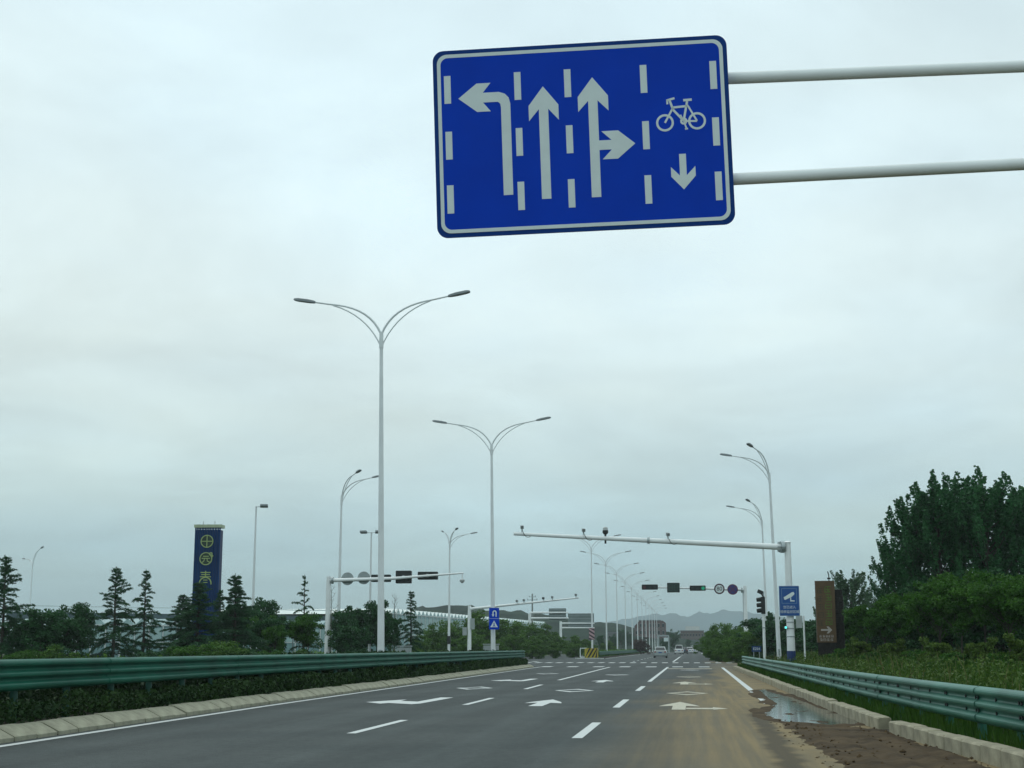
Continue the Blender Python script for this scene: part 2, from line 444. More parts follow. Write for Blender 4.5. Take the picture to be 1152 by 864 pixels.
def flat(name, poly, m=paint, parent=None, z=PZ):
    me = bpy.data.meshes.new(name); me.from_pydata([(x, y, z) for x, y in poly], [], [tuple(range(len(poly)))]); me.update()
    if me.polygons[0].normal.z < 0: me.flip_normals()
    me.materials.append(m)
    return obj(name, me, parent or road)
def line_strip(name, f, y0, y1, w, m=paint, n=8, parent=None):
    ysn = [y0 + (y1 - y0) * k / n for k in range(n + 1)]
    return flat(name, [(f(y) - w / 2, y) for y in ysn] + [(f(y) + w / 2, y) for y in reversed(ysn)], m, parent)
line_strip('edge_line', lambda y: lerp_tab(LEFT_LINE, y), 4, 108, 0.17, n=24)
l1 = lambda y: lerp_tab(L1, y)
l2 = lambda y: -1.84
for a, b in ((-2.0, 3.5), (11.4, 15.9), (23.8, 28.3), (36.0, 41.0), (50.0, 56.0)):
    line_strip('lane_dash', l1, a, b, 0.16)
for a, b in ((10.6, 15.4), (23.0, 27.8), (34.8, 40.2), (48.4, 54.2)):
    line_strip('lane_dash', l2, a, b, 0.17)
line_strip('lane_line', l1, 64, 108, 0.17); line_strip('lane_line', l2, 61.5, 108, 0.17)
line_strip('edge_line', lambda y: 1.88 + (y - 37) * 0.0035, 37.5, 106, 0.20, paint)
# arrows
def arrow_straight(x, y, m=paint):
    flat('straight_arrow', [(x - 0.17, y), (x + 0.17, y), (x + 0.17, y + 2.2), (x + 0.48, y + 1.9), (x + 0.40, y + 2.7), (x, y + 4.6), (x - 0.40, y + 2.7), (x - 0.48, y + 1.9), (x - 0.17, y + 2.2)], m)
def arrow_left(x, y):
    flat('turn_arrow', [(x - 1.45, y + 0.9), (x - 0.85, y - 0.1), (x - 0.72, y + 0.35), (x + 0.02, y - 0.35), (x + 0.16, y + 0.1), (x + 0.27, y + 4.6), (x - 0.10, y + 4.6), (x - 0.16, y + 1.35), (x - 0.70, y + 1.8), (x - 0.75, y + 2.9)])
def arrow_right(x, y, m):
    flat('straight_arrow', [(x - 0.16, y), (x + 0.16, y), (x + 0.16, y + 2.2), (x + 0.50, y + 1.9), (x + 0.40, y + 2.7), (x, y + 4.8), (x - 0.40, y + 2.7), (x - 0.50, y + 1.9), (x - 0.16, y + 2.2)], m)
    flat('turn_arrow', [(x + 0.17, y + 0.35), (x + 0.8, y + 0.35), (x + 0.8, y + 0.1), (x + 1.15, y + 0.7), (x + 0.8, y + 1.5), (x + 0.8, y + 1.05), (x + 0.17, y + 1.05)], m)
arrow_straight(-3.85, 35.4); arrow_straight(-3.85, 60)
arrow_left(-7.1, 36.6); arrow_left(-7.35, 62)
arrow_right(-0.35, 33.8, paint_dusty); arrow_right(-0.35, 57, paint_dusty)
def diamond(x, y, m=paint, L_=3.6, wd=0.66):
    mb = MB(); P = [(x - wd, y), (x, y - L_ / 2), (x + wd, y), (x, y + L_ / 2)]; Q = [(x - wd + 0.17, y), (x, y - L_ / 2 + 0.75), (x + wd - 0.17, y), (x, y + L_ / 2 - 0.75)]
    mb.add([(a, b, PZ) for a, b in P + Q], [(i, (i + 1) % 4, 4 + (i + 1) % 4, 4 + i) for i in range(4)])
    mb.build('diamond_marking', m, road)
for x, y, m in ((-3.95, 48.5, paint), (-7.7, 51, paint), (-0.2, 46.0, paint_dusty), (-4.0, 77, paint), (-8.0, 80, paint), (-0.2, 72, paint_dusty), (-0.2, 94, paint)):
    diamond(x, y, m)
# dashed crossing rows at the junction
line_strip('stop_line_piece', lambda y: -0.2, 99, 101, 3.0, paint_dusty, 1)
for k in range(9):
    x = -15.4 + 1.98 * k
    flat('crossing_dash', [(x, 108.3), (x + 0.8, 108.3), (x + 0.8, 111.6), (x, 111.6)])
for k in range(20):
    x = -16.2 + 1.02 * k
    flat('crossing_dash', [(x, 138.0), (x + 0.55, 138.0), (x + 0.55, 142.6), (x, 142.6)], paint, crossing_road)
for k in range(9):
    x = -26 + 1.15 * k
    flat('crossing_dash', [(x, 150.0), (x + 0.6, 150.0), (x + 0.6, 153.6), (x, 153.6)], paint, opp_road)
for k in range(7):
    x = -25.5 + 1.6 * k
    flat('crossing_dash', [(x, 122.0), (x + 0.9, 122.0), (x + 0.9, 124), (x, 124)], paint, crossing_road)
line_strip('lane_line', lambda y: -2.0, 150, 235, 0.2, parent=far_road)
line_strip('edge_line', lambda y: 2.45, 146, 420, 0.2, parent=far_road)
line_strip('edge_line', lambda y: -11.7, 196, 420, 0.2, parent=far_road)
for k in range(12):
    line_strip('lane_dash', lambda y: -6.2, 152 + k * 12, 157 + k * 12, 0.17, parent=far_road)
for k in range(8):
    line_strip('lane_dash', lambda y: -2.0, 245 + k * 14, 250 + k * 14, 0.17, parent=far_road)

# kerbs -------------------------------------------------------------
def kerb(tab, sign, off, prof, y0, y1, step, m, gaps=(), name='kerb'):
    random.seed(5)
    bed = MB(); n = 24
    P = []
    for k in range(n + 1):
        y = y0 + (y1 - y0) * k / n; x = lerp_tab(tab, y) + off
        P += [(x + sign * 0.02, y, -0.05), (x + sign * 0.02, y, 0.012), (x + sign * 0.30, y, 0.012), (x + sign * 0.30, y, -0.05)]
    bed.add(P, [(4 * i + e, 4 * i + (e + 1) % 4, 4 * i + 4 + (e + 1) % 4, 4 * i + 4 + e) for i in range(n) for e in range(4)])
    par = tag(bed.build(name, soil), kind='structure')
    variants = []
    for v in range(4):
        mb = MB(); L_ = step * (0.945 + 0.01 * v)
        rings = []
        for t, k_ in ((0, 0.94), (0.03, 1.0), (0.97, 1.0), (1, 0.93)):
            rings.append([(sign * (0.2 + (o - 0.2) * k_) + random.uniform(-.003, .003), L_ * t, z * k_ + random.uniform(-.003, .003)) for o, z in prof])
        variants.append(mb.loft(rings).mesh('kerb_stone', m))
    y = y0; i = 0
    while y < y1 - step:
        if not any(a < y < b for a, b in gaps):
            x = lerp_tab(tab, y) + off; x2 = lerp_tab(tab, y + step) + off
            o = obj('kerb_stone', variants[random.randrange(4)], par, (x + random.uniform(-.012, .012), y, random.uniform(-.02, .006)))
            o.rotation_euler = (random.uniform(-.006, .006), random.uniform(-.015, .015), -math.atan2(x2 - x, step) + random.uniform(-.008, .008))
        y += step; i += 1
    return par
kerb(LEFT_LINE, -1, -0.28, [(0, -0.03), (0, 0.07), (0.03, 0.09), (0.28, 0.215), (0.33, 0.225), (0.42, 0.225), (0.42, -0.03)], 13, 107, 0.82, kerb_conc)
kerb(KERB_R, 1, 0.0, [(0, -0.03), (0, 0.20), (0.025, 0.225), (0.20, 0.23), (0.23, 0.21), (0.23, -0.03)], 8, 100, 1.0, kerb_conc2, gaps=((24.4, 25.6),), name='kerb')

# median soil, verge terrain ------------------------------------------
mb = MB(); P = []
ysn = list(range(-20, 106, 6)) + [106]
for y in ysn:
    xl = lerp_tab(LEFT_LINE, y)
    P += [(xl - 0.66, y, 0.0), (xl - 0.66, y, 0.17), (-13.3, y, 0.26), (-15.5, y, 0.17), (-15.5, y, 0.0)]
mb.add(P, [(5 * i + e, 5 * i + e + 1, 5 * i + 6 + e, 5 * i + 5 + e) for i in range(len(ysn) - 1) for e in range(4)] + [tuple(5 * (len(ysn) - 1) + e for e in range(5))])
tag(mb.build('median', soil), kind='structure')
mb = MB().box((-13.7, 550, 0.08), (2.9, 700, 0.18)); tag(mb.build('far_median', soil), kind='structure')

def verge_z(x, y):
    e = lerp_tab(KERB_R, y) + 0.2
    d = max(0, x - e)
    z = 0.12 + 0.85 * (1 - math.exp(-max(0, d - 0.7) / 6.0))
    return z + 0.06 * math.sin(x * 0.9 + y * 0.31) * min(1, d / 3) + 0.05 * math.sin(y * 0.7 + x * 0.2) * min(1, d / 3)
xs = [0, 0.25, 0.6, 1.0, 1.6, 2.4, 3.4, 4.6, 6, 8, 11, 15, 20, 28, 40, 60, 90]
mb = MB(); P = []; ysn = list(np.arange(4, 101, 2.0)) + [103, 106]
for j, y in enumerate(ysn):
    e = lerp_tab(KERB_R, y) + 0.2
    for x in xs:
        z = verge_z(e + x, y)
        if y > 98: z *= max(0, (106 - y) / 8.0) 
        P.append((e + x, y, z - (0.12 if x == 0 else 0)))
nx = len(xs)
mb.add(P, [(j * nx + i, j * nx + i + 1, (j + 1) * nx + i + 1, (j + 1) * nx + i) for j in range(len(ysn) - 1) for i in range(nx - 1)])
verge = tag(mb.build('verge', mat('verge_soil', (0.028, 0.04, 0.014), 0.95, 0, 0.35, 0.8, 0.6, 6), smooth=True), kind='structure')

# mud, puddle ----------------------------------------------------------
mud_m = mat('wet_mud', (0.046, 0.030, 0.015), 0.92, 0, 0.3, 1.6, 1.0, 14, col2=(0.098, 0.067, 0.035), spec=0.15)
def in_poly(x, y, P):
    c = False; n = len(P); j = n - 1
    for i in range(n):
        if (P[i][1] > y) != (P[j][1] > y) and x < (P[j][0] - P[i][0]) * (y - P[i][1]) / (P[j][1] - P[i][1]) + P[i][0]:
            c = not c
        j = i
    return c
def poly_dist(x, y, P):
    best = 1e9
    for i in range(len(P)):
        a = Vector(P[i]); b = Vector(P[(i + 1) % len(P)]); p = Vector((x, y)); t = max(0, min(1, (p - a).dot(b - a) / (b - a).length_squared))
        best = min(best, (p - a - (b - a) * t).length)
    return best if in_poly(x, y, P) else -best
from mathutils import noise as mn
mudp = [tuple(gnd(x, y)[:2]) for x, y in ((846, 797), (880, 811), (935, 818), (975, 818), (1004, 822), (1045, 838), (1128, 863))] + [(4.2, 14.5), (4.4, 11), (1.80, 11), (1.70, 17), (1.56, 24), (1.45, 29)]
pudp = [tuple(gnd(x, y)[:2]) for x, y in ((858, 805), (864, 799), (872, 792), (862, 786), (852, 777), (860, 776), (876, 781), (890, 784), (906, 789.5), (925, 797), (946, 803), (968, 811.5), (962, 815), (935, 817), (905, 814), (880, 812))]
x0, x1, y0, y1, st = 0.7, 4.6, 10.5, 54, 0.075
nx = int((x1 - x0) / st); ny = int((y1 - y0) / (st * 1.7))
V = []; F = []
for j in range(ny + 1):
    for i in range(nx + 1):
        x = x0 + i * st; y = y0 + j * st * 1.7
        d = poly_dist(x, y, mudp)
        n1 = mn.fractal(Vector((x * 1.5, y * 0.28, 1.3)), 1.0, 2.0, 5); n2 = mn.fractal(Vector((x * 5, y * 4, 4.3)), 1.0, 2.0, 4)
        n3 = mn.fractal(Vector((x * 2.0, y * 0.55, 6.1)), 1.0, 2.0, 5)
        z = -0.035 + 0.07 * max(0, min(1, (d + 0.14 + 0.17 * n1) / 0.45)) + 0.022 * n2 * (1 if d > 0 else 0.3)
        z += 0.018 * math.sin((x - 0.0134 * y) * 17) * (1 if d > 0.15 else 0) * (0.5 + 0.5 * math.sin(y * 0.4))
        if y > 22:
            dp = poly_dist(x, y, pudp) + 0.10 * n3
            if dp > -0.5:
                rim = 0.024 * max(0, min(1, (dp + 0.42) / 0.32)) * (1 if dp < 0.02 else max(0, 1 - (dp - 0.02) / 0.12)) - (0.012 if dp < -0.3 else 0)
                zp = rim + 0.030 * n3 + 0.008 * n2 - (0.004 if dp > 0.1 else 0)
                w_ = max(0, min(1, (dp + 0.5) / 0.25))
                z = max(z, zp * w_ - 0.03 * (1 - w_)) if dp < 0.05 else zp
        V.append((x, y, z))
for j in range(ny):
    for i in range(nx):
        q = (j * (nx + 1) + i, j * (nx + 1) + i + 1, (j + 1) * (nx + 1) + i + 1, (j + 1) * (nx + 1) + i)
        if max(V[k][2] for k in q) > -0.004 and all(V[k][0] < lerp_tab(KERB_R, V[k][1]) + 0.1 for k in q):
            F.append(q)
me = bpy.data.meshes.new('mud_patch'); me.from_pydata(V, [], F); me.update(); me.materials.append(mud_m)
me.polygons.foreach_set('use_smooth', [True] * len(me.polygons))
tag(obj('mud_patch', me), kind='structure')
water = mat('puddle_water', (0.060, 0.056, 0.042), 0.08, 0, 0.35, 1.2, 0.06, 6, spec=0.5)
P = [(x, y, 0.0125) for x, y in pudp]
me = bpy.data.meshes.new('puddle'); me.from_pydata(P, [], [tuple(range(len(P)))]); me.update()
if me.polygons[0].normal.z < 0: me.flip_normals()
me.materials.append(water)
tag(obj('puddle', me), kind='structure')
# clods and stones lying on the mud
rg = random.Random(3); V = []; F = []
for k in range(420):
    y = rg.uniform(12, 34); x = rg.uniform(1.35, lerp_tab(KERB_R, y) - 0.03)
    d = poly_dist(x, y, mudp)
    if d < -0.15 or poly_dist(x, y, pudp) > 0: continue
    r_ = rg.uniform(0.008, 0.032) * (1.6 if rg.random() < 0.06 else 1); o = len(V)
    z = 0.0 if d < 0.1 else 0.032
    for q in ((1, 0, 0), (-1, 0, 0), (0, 1, 0), (0, -1, 0), (0, 0, 1), (0, 0, -1)):
        V.append((x + q[0] * r_ * rg.uniform(.7, 1.3), y + q[1] * r_ * rg.uniform(.8, 1.8), z + q[2] * r_ * rg.uniform(.5, .9)))
    F += [(o, o + 2, o + 4), (o + 2, o + 1, o + 4), (o + 1, o + 3, o + 4), (o + 3, o, o + 4), (o + 2, o, o + 5), (o + 1, o + 2, o + 5), (o + 3, o + 1, o + 5), (o, o + 3, o + 5)]
me = bpy.data.meshes.new('mud_clods'); me.from_pydata(V, [], F); me.update(); me.materials.append(mat('clod', (0.08, 0.055, 0.03), 0.95, 0, 0.4, 9, spec=0.1))
tag(obj('mud_clods', me), 'small clods of earth scattered over the muddy shoulder', 'earth', kind='stuff')

# ------------------------------------------------------------------ hills, far mountain
def ridge(name, Y, prof, depth, m, rough, seed, sub=6):
    """terrain ridge: crest heights from a surveyed outline, falling off both ways"""
    mb = MB(); V = []; rows = [(-1.0, 0.0), (-0.75, 0.22), (-0.5, 0.5), (-0.25, 0.82), (0, 1.0), (0.35, 0.75), (0.7, 0.35), (1, 0.0)]
    pts = []
    for (a, b) in zip(prof, prof[1:]):
        for k in range(sub):
            pts.append((a[0] + (b[0] - a[0]) * k / sub, a[1] + (b[1] - a[1]) * k / sub))
    pts.append(prof[-1]); n = len(pts)
    for r, h in rows:
        for i, (x, y) in enumerate(pts):
            p = at(x, y, Y); nn = mn.fractal(Vector((i * 0.23, r * 2.5, seed)), 0.9, 2.0, 5)
            X = PX(x, Y)
            V.append((X, Y + r * depth + nn * depth * 0.12, max(-0.5, (p.z + rough * nn * (1 if h > 0 else 0)) * h - (0.5 if h == 0 else 0))))
    F = [(j * n + i, j * n + i + 1, (j + 1) * n + i + 1, (j + 1) * n + i) for j in range(len(rows) - 1) for i in range(n - 1)]
    mb.add(V, F)
    return tag(mb.build(name, m, smooth=True), kind='structure')
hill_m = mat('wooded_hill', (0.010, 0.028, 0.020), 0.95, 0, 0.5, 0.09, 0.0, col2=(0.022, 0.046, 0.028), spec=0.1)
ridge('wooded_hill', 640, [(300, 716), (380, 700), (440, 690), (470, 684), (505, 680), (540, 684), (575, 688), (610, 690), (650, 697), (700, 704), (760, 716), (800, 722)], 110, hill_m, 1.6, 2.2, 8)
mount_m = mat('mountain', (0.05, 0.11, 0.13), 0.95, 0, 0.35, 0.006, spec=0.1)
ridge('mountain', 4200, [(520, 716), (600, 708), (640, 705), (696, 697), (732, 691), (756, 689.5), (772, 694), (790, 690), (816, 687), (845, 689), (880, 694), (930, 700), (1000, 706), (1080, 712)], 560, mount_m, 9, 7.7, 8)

# ------------------------------------------------------------------ guardrails
PROF = [(0, .506), (.060, .484), (.078, .466), (.085, .446), (.085, .428), (.078, .408), (.012, .372), (0, .350), (.012, .328), (.078, .292), (.085, .274), (.085, .252),
        (.078, .232), (.012, .196), (0, .174), (.012, .152), (.078, .116), (.085, .098), (.085, .076), (.078, .056), (.060, .03), (0, 0)]
def guardrail(label, fx, side, y0, y1, ztop, zbase, m, bolts_to=0, end_cap=True, group='green corrugated guardrails'):
    """side: +1 when the road lies towards +x of the rail"""
    g_ = thing('guardrail', label, 'guardrail', (fx(y0), y0, zbase), 0, group)
    zb = ztop - 0.506
    L_ = 4.32; y = y0; i = 0; bolt = None
    bm_ = MB().tube([(0, 0, 0), (side * 0.018, 0, 0)], 0.028, 8).mesh('bolt', black_plastic)
    while y < y1 - 0.5:
        ya, yb = y, min(y + L_ + 0.22, y1)
        xa, xb = fx(ya), fx(yb); pr = 0.012 * (i % 2)
        mb = MB(); P = []
        for (xx, yy) in ((xa, ya), (xb, yb)):
            for o, z in PROF: P.append((xx + side * (o + pr) - g_.location.x, yy - y0, zb + z - zbase))
            for o, z in reversed(PROF): P.append((xx + side * (o + pr - 0.005) - g_.location.x, yy - y0, zb + z - zbase))
        n = 2 * len(PROF)
        mb.add(P, [(k, (k + 1) % n, n + (k + 1) % n, n + k) for k in range(n)] + [tuple(range(n))[::-1], tuple(range(n, 2 * n))])
        bmo = mb.build('beam', m, g_)
        if y < bolts_to:
            for yy, dys in ((ya + 0.11, (-0.08, 0.08)), (ya + 0.8, (0,)), (ya + 2.16, (-0.07, 0.07)), (ya + 3.4, (0,))):
                for zz in (.350, .174):
                    for dy_ in dys:
                        b_ = obj('bolt', bm_, bmo, (fx(yy) + side * (0.004 + pr) - g_.location.x, yy + dy_ - y0, zb + zz - zbase))
        y += L_; i += 1
    post = MB().tube([(0, 0, -0.1), (0, 0, ztop - 0.03 - zbase)], 0.065, 12).mesh('post', rail_dark if side > 0 else m, True)
    blk = MB().box((0, 0, 0), (0.09, 0.20, 0.34)).mesh('spacer_block', rail_dark)
    y = y0 + 0.7
    while y < y1 - 0.2:
        po = obj('post', post, g_, (fx(y) - side * 0.16 - g_.location.x, y - y0, 0))
        obj('spacer_block', blk, po, (side * 0.108, 0, ztop - 0.25 - zbase))
        y += 2.16
    if end_cap:
        for yy, sg in ((y1, 1),):
            mb = MB(); P = []
            rings = []
            for a in np.linspace(0, math.pi, 9):
                rings.append([(fx(yy) - side * 0.16 + side * math.cos(a) * 0.2 - g_.location.x, yy - y0 + 0.02 + 0.28 * math.sin(a), zb - zbase + z) for z in (0.0, 0.506)])
            V = [p for r in rings for p in r]
            mb.add(V, [(2 * k, 2 * k + 2, 2 * k + 3, 2 * k + 1) for k in range(len(rings) - 1)])
            c = mb.build('terminal_end', m, g_)
            sm = c.modifiers.new('thick', 'SOLIDIFY'); sm.thickness = 0.006
    return g_
guardrail('dark green guardrail on the planted median, long beam across the left side', lambda y: lerp_tab(LEFT_LINE, y) - 0.95, 1, 13.5, 105.5, 1.22, 0.16, rail_green, 0)
guardrail('pale green guardrail beside the muddy shoulder and grassy verge', lambda y: lerp_tab(RAIL_R, y), -1, 8.0, 98.5, 0.875, 0.1, rail_green_weathered, 50)
guardrail('distant green guardrail along the far median beyond the striped crash block', lambda y: -12.6, 1, 196, 420, 0.95, 0.16, rail_green, 0)

# ------------------------------------------------------------------ overhead lane sign
sg = thing('overhead_lane_sign', 'large blue lane direction sign with white arrows and bicycle on twin steel arms', 'road sign', (5.6, 13.9, 0.1))
def loc_sg(p): return Vector(p) - Vector((5.6, 13.9, 0.1))
MB().tube([(0, 0, -0.1), (0, 0, 7.75)], [0.17, 0.13], 20).build('post', white_metal, sg, True)
MB().tube([(0, 0, 7.75), (0, 0, 7.80)], [0.15, 0.12], 20).build('post_cap', white_metal, sg, True)
MB().box((0, 0, -0.02), (0.6, 0.6, 0.05)).build('base_plate', grey_metal, sg)
for pl_, pr_ in (((822, 88), (1152, 74.5)), ((827, 201.5), (1152, 184.5))):
    a0, a1 = at(pl_[0], pl_[1], 13.70), at(pr_[0], pr_[1], 13.80)
    dd = (a1 - a0) / (a1.x - a0.x)
    pa, pb_ = a0 + dd * (-0.15 - a0.x), a0 + dd * (5.44 - a0.x)
    a_ = MB().tube([loc_sg(pa), loc_sg(pb_)], 0.0605, 16).build('arm', white_metal, sg, True)
    MB().tube([loc_sg(pb_ - dd * 0.14), loc_sg(pb_ - dd * 0.02)], 0.12, 16).build('flange', grey_metal, a_)
SW, SH = 2.95, 1.924
pan = MB().plate(rrect(SW, SH, 0.11, 8), 0.0, 0.02).build('sign_panel', sign_edge, sg)
pan.location = loc_sg((-0.98, 13.471, 6.4135))
pan.rotation_mode = 'XYZ'
pan.rotation_euler = (Euler((0, 0, 0.0447)).to_matrix() @ Euler((0, -0.0268, 0)).to_matrix() @ Euler((0.0741, 0, 0)).to_matrix()).to_euler('XYZ')
MB().plate(rrect(SW - 0.15, SH - 0.15, 0.085, 8), -0.003, 0.0).build('blue_field', sign_blue, pan)
frame(MB(), rrect(SW - 0.085, SH - 0.085, 0.10, 8), rrect(SW - 0.157, SH - 0.157, 0.075, 8), -0.005, 0.0).build('white_border', sign_white, pan)
G0, G1 = -0.006, -0.003
DX = (-1.365, -0.657, -0.155, 0.604, 1.295); DZ = ((0.697, 0.41), (0.12, -0.166), (-0.43, -0.718))
for x in DX:
    for z1, z0 in DZ:
        MB().plate(rect(x, x + 0.067, z0, z1), G0, G1).build('lane_mark', sign_white, pan)
MB().plate([(-1.224, 0.455), (-1.037, 0.602), (-0.896, 0.602), (-0.976, 0.503), (-0.815, 0.503), (-0.755, 0.482), (-0.717, 0.44), (-0.702, 0.375), (-0.702, -0.558), (-0.797, -0.558), (-0.797, 0.345), (-0.803, 0.38), (-0.825, 0.402), (-0.976, 0.402), (-0.9, 0.308), (-1.037, 0.308)], G0, G1).build('left_turn_arrow', sign_white, pan)
MB().plate([(-0.37, 0.535), (-0.221, 0.34), (-0.221, 0.183), (-0.324, 0.302), (-0.324, -0.617), (-0.418, -0.617), (-0.418, 0.302), (-0.52, 0.183), (-0.52, 0.34)], G0, G1).build('straight_arrow', sign_white, pan)
MB().plate([(0.126, 0.6), (0.277, 0.404), (0.277, 0.25), (0.171, 0.36), (0.171, -0.052), (0.294, -0.052), (0.197, 0.041), (0.364, 0.041), (0.528, -0.1), (0.352, -0.246), (0.2, -0.246), (0.294, -0.149), (0.171, -0.149), (0.171, -0.625), (0.077, -0.625), (0.077, 0.36), (-0.025, 0.25), (-0.025, 0.404)], G0, G1).build('straight_and_right_arrow', sign_white, pan)
bk = MB()
for cx, cz in ((0.83, 0.092), (1.147, 0.095)):
    bk.ring(cx, cz, 0.066, 0.088, G0, G1, 32)
for p, q, w in (((0.855, 0.318), (0.935, 0.338), .022), ((0.862, 0.318), (0.862, 0.280), .02), ((0.883, 0.325), (0.915, 0.225), .022), ((0.83, 0.092), (0.912, 0.235), .02), ((0.908, 0.243), (1.07, 0.252), .022), ((0.912, 0.225), (1.014, 0.105), .022),
                ((1.058, 0.30), (1.016, 0.105), .022), ((1.02, 0.312), (1.105, 0.314), .024), ((1.066, 0.25), (1.147, 0.095), .018), ((1.016, 0.1), (1.147, 0.093), .018), ((0.985, 0.165), (1.016, 0.1), .016), ((1.018, 0.1), (1.04, 0.02), .016), ((1.025, 0.018), (1.055, 0.022), .016)):
    stroke(bk, p, q, w, G0 - 0.0004, G1)
bk.ring(1.016, 0.1, 0.016, 0.036, G0 - 0.0008, G1, 16)
bk.build('bicycle_symbol', sign_white, pan)
MB().plate([(0.954, -0.232), (1.021, -0.232), (1.021, -0.45), (1.109, -0.36), (1.109, -0.458), (0.988, -0.592), (0.868, -0.458), (0.868, -0.36), (0.954, -0.45)], G0, G1).build('down_arrow', sign_white, pan)
for x in (-0.9, 0.9):
    MB().box((x, 0.055, 0), (0.06, 0.07, SH * 0.86)).build('stiffener', grey_metal, pan)
for z in (0.52, -0.52):
    MB().box((0.9, 0.10, z), (0.12, 0.06, 0.16)).build('clamp', grey_metal, pan)

# ------------------------------------------------------------------ street lamps
def bez(p0, p1, p2, p3, n=10):
    return [p0 * (1 - t) ** 3 + p1 * 3 * t * (1 - t) ** 2 + p2 * 3 * t * t * (1 - t) + p3 * t ** 3 for t in (k / n for k in range(n + 1))]
def arm_mesh(reach, rise, zt, drop=0.55):
    V3 = Vector
    main = bez(V3((0, 0, zt)), V3((reach * 0.10, 0, zt + rise * 0.55)), V3((reach * 0.30, 0, zt + rise * 0.78)), V3((reach * 0.60, 0, zt + rise * 0.86)), 9)
    main += [V3((reach * 0.80, 0, zt + rise * 0.945))]
    br = bez(V3((0.02, 0, zt - drop)), V3((reach * 0.10, 0, zt + rise * 0.2)), V3((reach * 0.28, 0, zt + rise * 0.62)), V3((reach * 0.56, 0, zt + rise * 0.83)), 9)
    a = MB().tube(main, [0.055 - 0.002 * k for k in range(len(main))], 8).mesh('arm', lamp_metal, True)
    b = MB().tube(br, 0.03, 8).mesh('brace', lamp_metal, True)
    sl = math.atan2(rise * 0.085, reach * 0.2)
    rings = []
    for t, w, h0, h1 in ((0, .05, -.04, .05), (0.10, .10, -.05, .07), (0.35, .15, -.06, .085), (0.8, .155, -.06, .075), (0.95, .13, -.05, .04), (1.0, .08, -.04, .0)):
        x = reach * 0.76 + t * reach * 0.25
        z = zt + rise * 0.93 + (x - reach * 0.76) * math.tan(sl)
        rings.append([(x, -w, z + h0), (x, w, z + h0), (x, w * 0.9, z + h1 * 0.6), (x, w * 0.45, z + h1), (x, -w * 0.45, z + h1), (x, -w * 0.9, z + h1 * 0.6)])
    h = MB().loft(rings).mesh('lamp_head', head_metal)
    z = zt + rise * 0.93
    lens = MB().box((reach * 0.90, 0, z + reach * 0.14 * math.tan(sl) - 0.062), (reach * 0.13, 0.2, 0.012), Euler((0, -sl, 0)).to_matrix()).mesh('lens', mat('lamp_lens', (0.35, 0.37, 0.37), 0.3))
    return a, b, h, lens
_arms = {}
def street_lamp(loc, azs, label, group, zt=15.0, reach=4.0, rise=1.75, r0=0.165, lean=(0, 0), box=False, cat='street lamp'):
    t = thing('street_lamp', label, cat, loc, 0, group)
    t.rotation_euler = (lean[0], lean[1], 0)
    key = ('p', zt, r0)
    if key not in _arms:
        _arms[key] = MB().tube([(0, 0, -0.15), (0, 0, zt * 0.5), (0, 0, zt)], [r0, r0 * 0.72, r0 * 0.45], 14).mesh('pole', lamp_metal, True)
        _arms[key, 'c'] = MB().tube([(0, 0, zt - 0.62), (0, 0, zt + 0.12)], [r0 * 0.62, r0 * 0.55], 14).mesh('collar', lamp_metal, True)
        _arms[key, 'd'] = MB().box((0, 0, 0.0), (0.5, 0.5, 0.05)).mesh('base_plate', lamp_metal)
        _arms[key, 'h'] = MB().box((0, -r0 * 0.98, 0.9), (0.13, 0.03, 0.45)).mesh('hatch', grey_metal)
    obj('pole', _arms[key], t); obj('collar', _arms[key, 'c'], t); obj('base_plate', _arms[key, 'd'], t); obj('hatch', _arms[key, 'h'], t)
    for az, rc, rs in azs:
        k2 = (rc, rs, zt)
        if k2 not in _arms: _arms[k2] = arm_mesh(rc, rs, zt)
        a, b, h, l = _arms[k2]
        ao = obj('arm', a, t); ao.rotation_euler = (0, 0, az)
        obj('brace', b, ao); ho = obj('lamp_head', h, ao); obj('lens', l, ho) if False else None
        lo = obj('lens', l, ao)
    if box:
        MB().box((0, -0.02, 2.3), (0.34, 0.36, 0.9)).build('black_band', black_plastic, t)
    return t
def lx(px, Y): return (PX(px, Y), Y, 0.15)
twin = [(0, 4.0, 1.75), (math.pi, 4.0, 1.75)]
GM = 'twin-arm street lamps along the median'
street_lamp((PX(429, 61), 61, 0.2), twin, 'tallest twin-arm street lamp rising from the median behind the guardrail', GM, lean=(0, R(-0.9)))
street_lamp((PX(555, 94), 94, 0.2), twin, 'twin-arm street lamp carrying the blue U-turn sign on its pole', GM, zt=14.6, lean=(0, R(-0.6)))
ords = ['first', 'second', 'third', 'fourth', 'fifth', 'sixth', 'seventh', 'eighth', 'ninth', 'tenth', 'eleventh', 'twelfth']
for k in range(12):
    Y = 192 + 32.5 * k
    street_lamp((-13.2, Y, 0.17), twin, '%s twin-arm median lamp beyond the junction, counted from the striped crash block' % ords[k], GM, zt=14.4, r0=0.135)
GR = 'two-arm street lamps on the verges'
two_l = [(math.pi, 3.5, 1.6), (R(235), 2.7, 2.0)]
street_lamp((PX(876.5, 106), 106, 0.2), two_l, 'tall roadside lamp just behind the post of the blue camera sign', GR, zt=13.8, lean=(0, R(-1.2)))
street_lamp((PX(864, 146), 146, 0), two_l, 'shorter-looking roadside lamp beside the black traffic signal head', GR, zt=14.0, lean=(0, R(-0.8)))
two_r = [(0, 3.3, 1.7), (R(-42), 2.6, 1.95)]
street_lamp((PX(380, 114), 114, 0), two_r, 'lamp with both arms towards the road, beside the signal gantry seen from behind', GR, zt=13.6, lean=(0, R(0.2)))
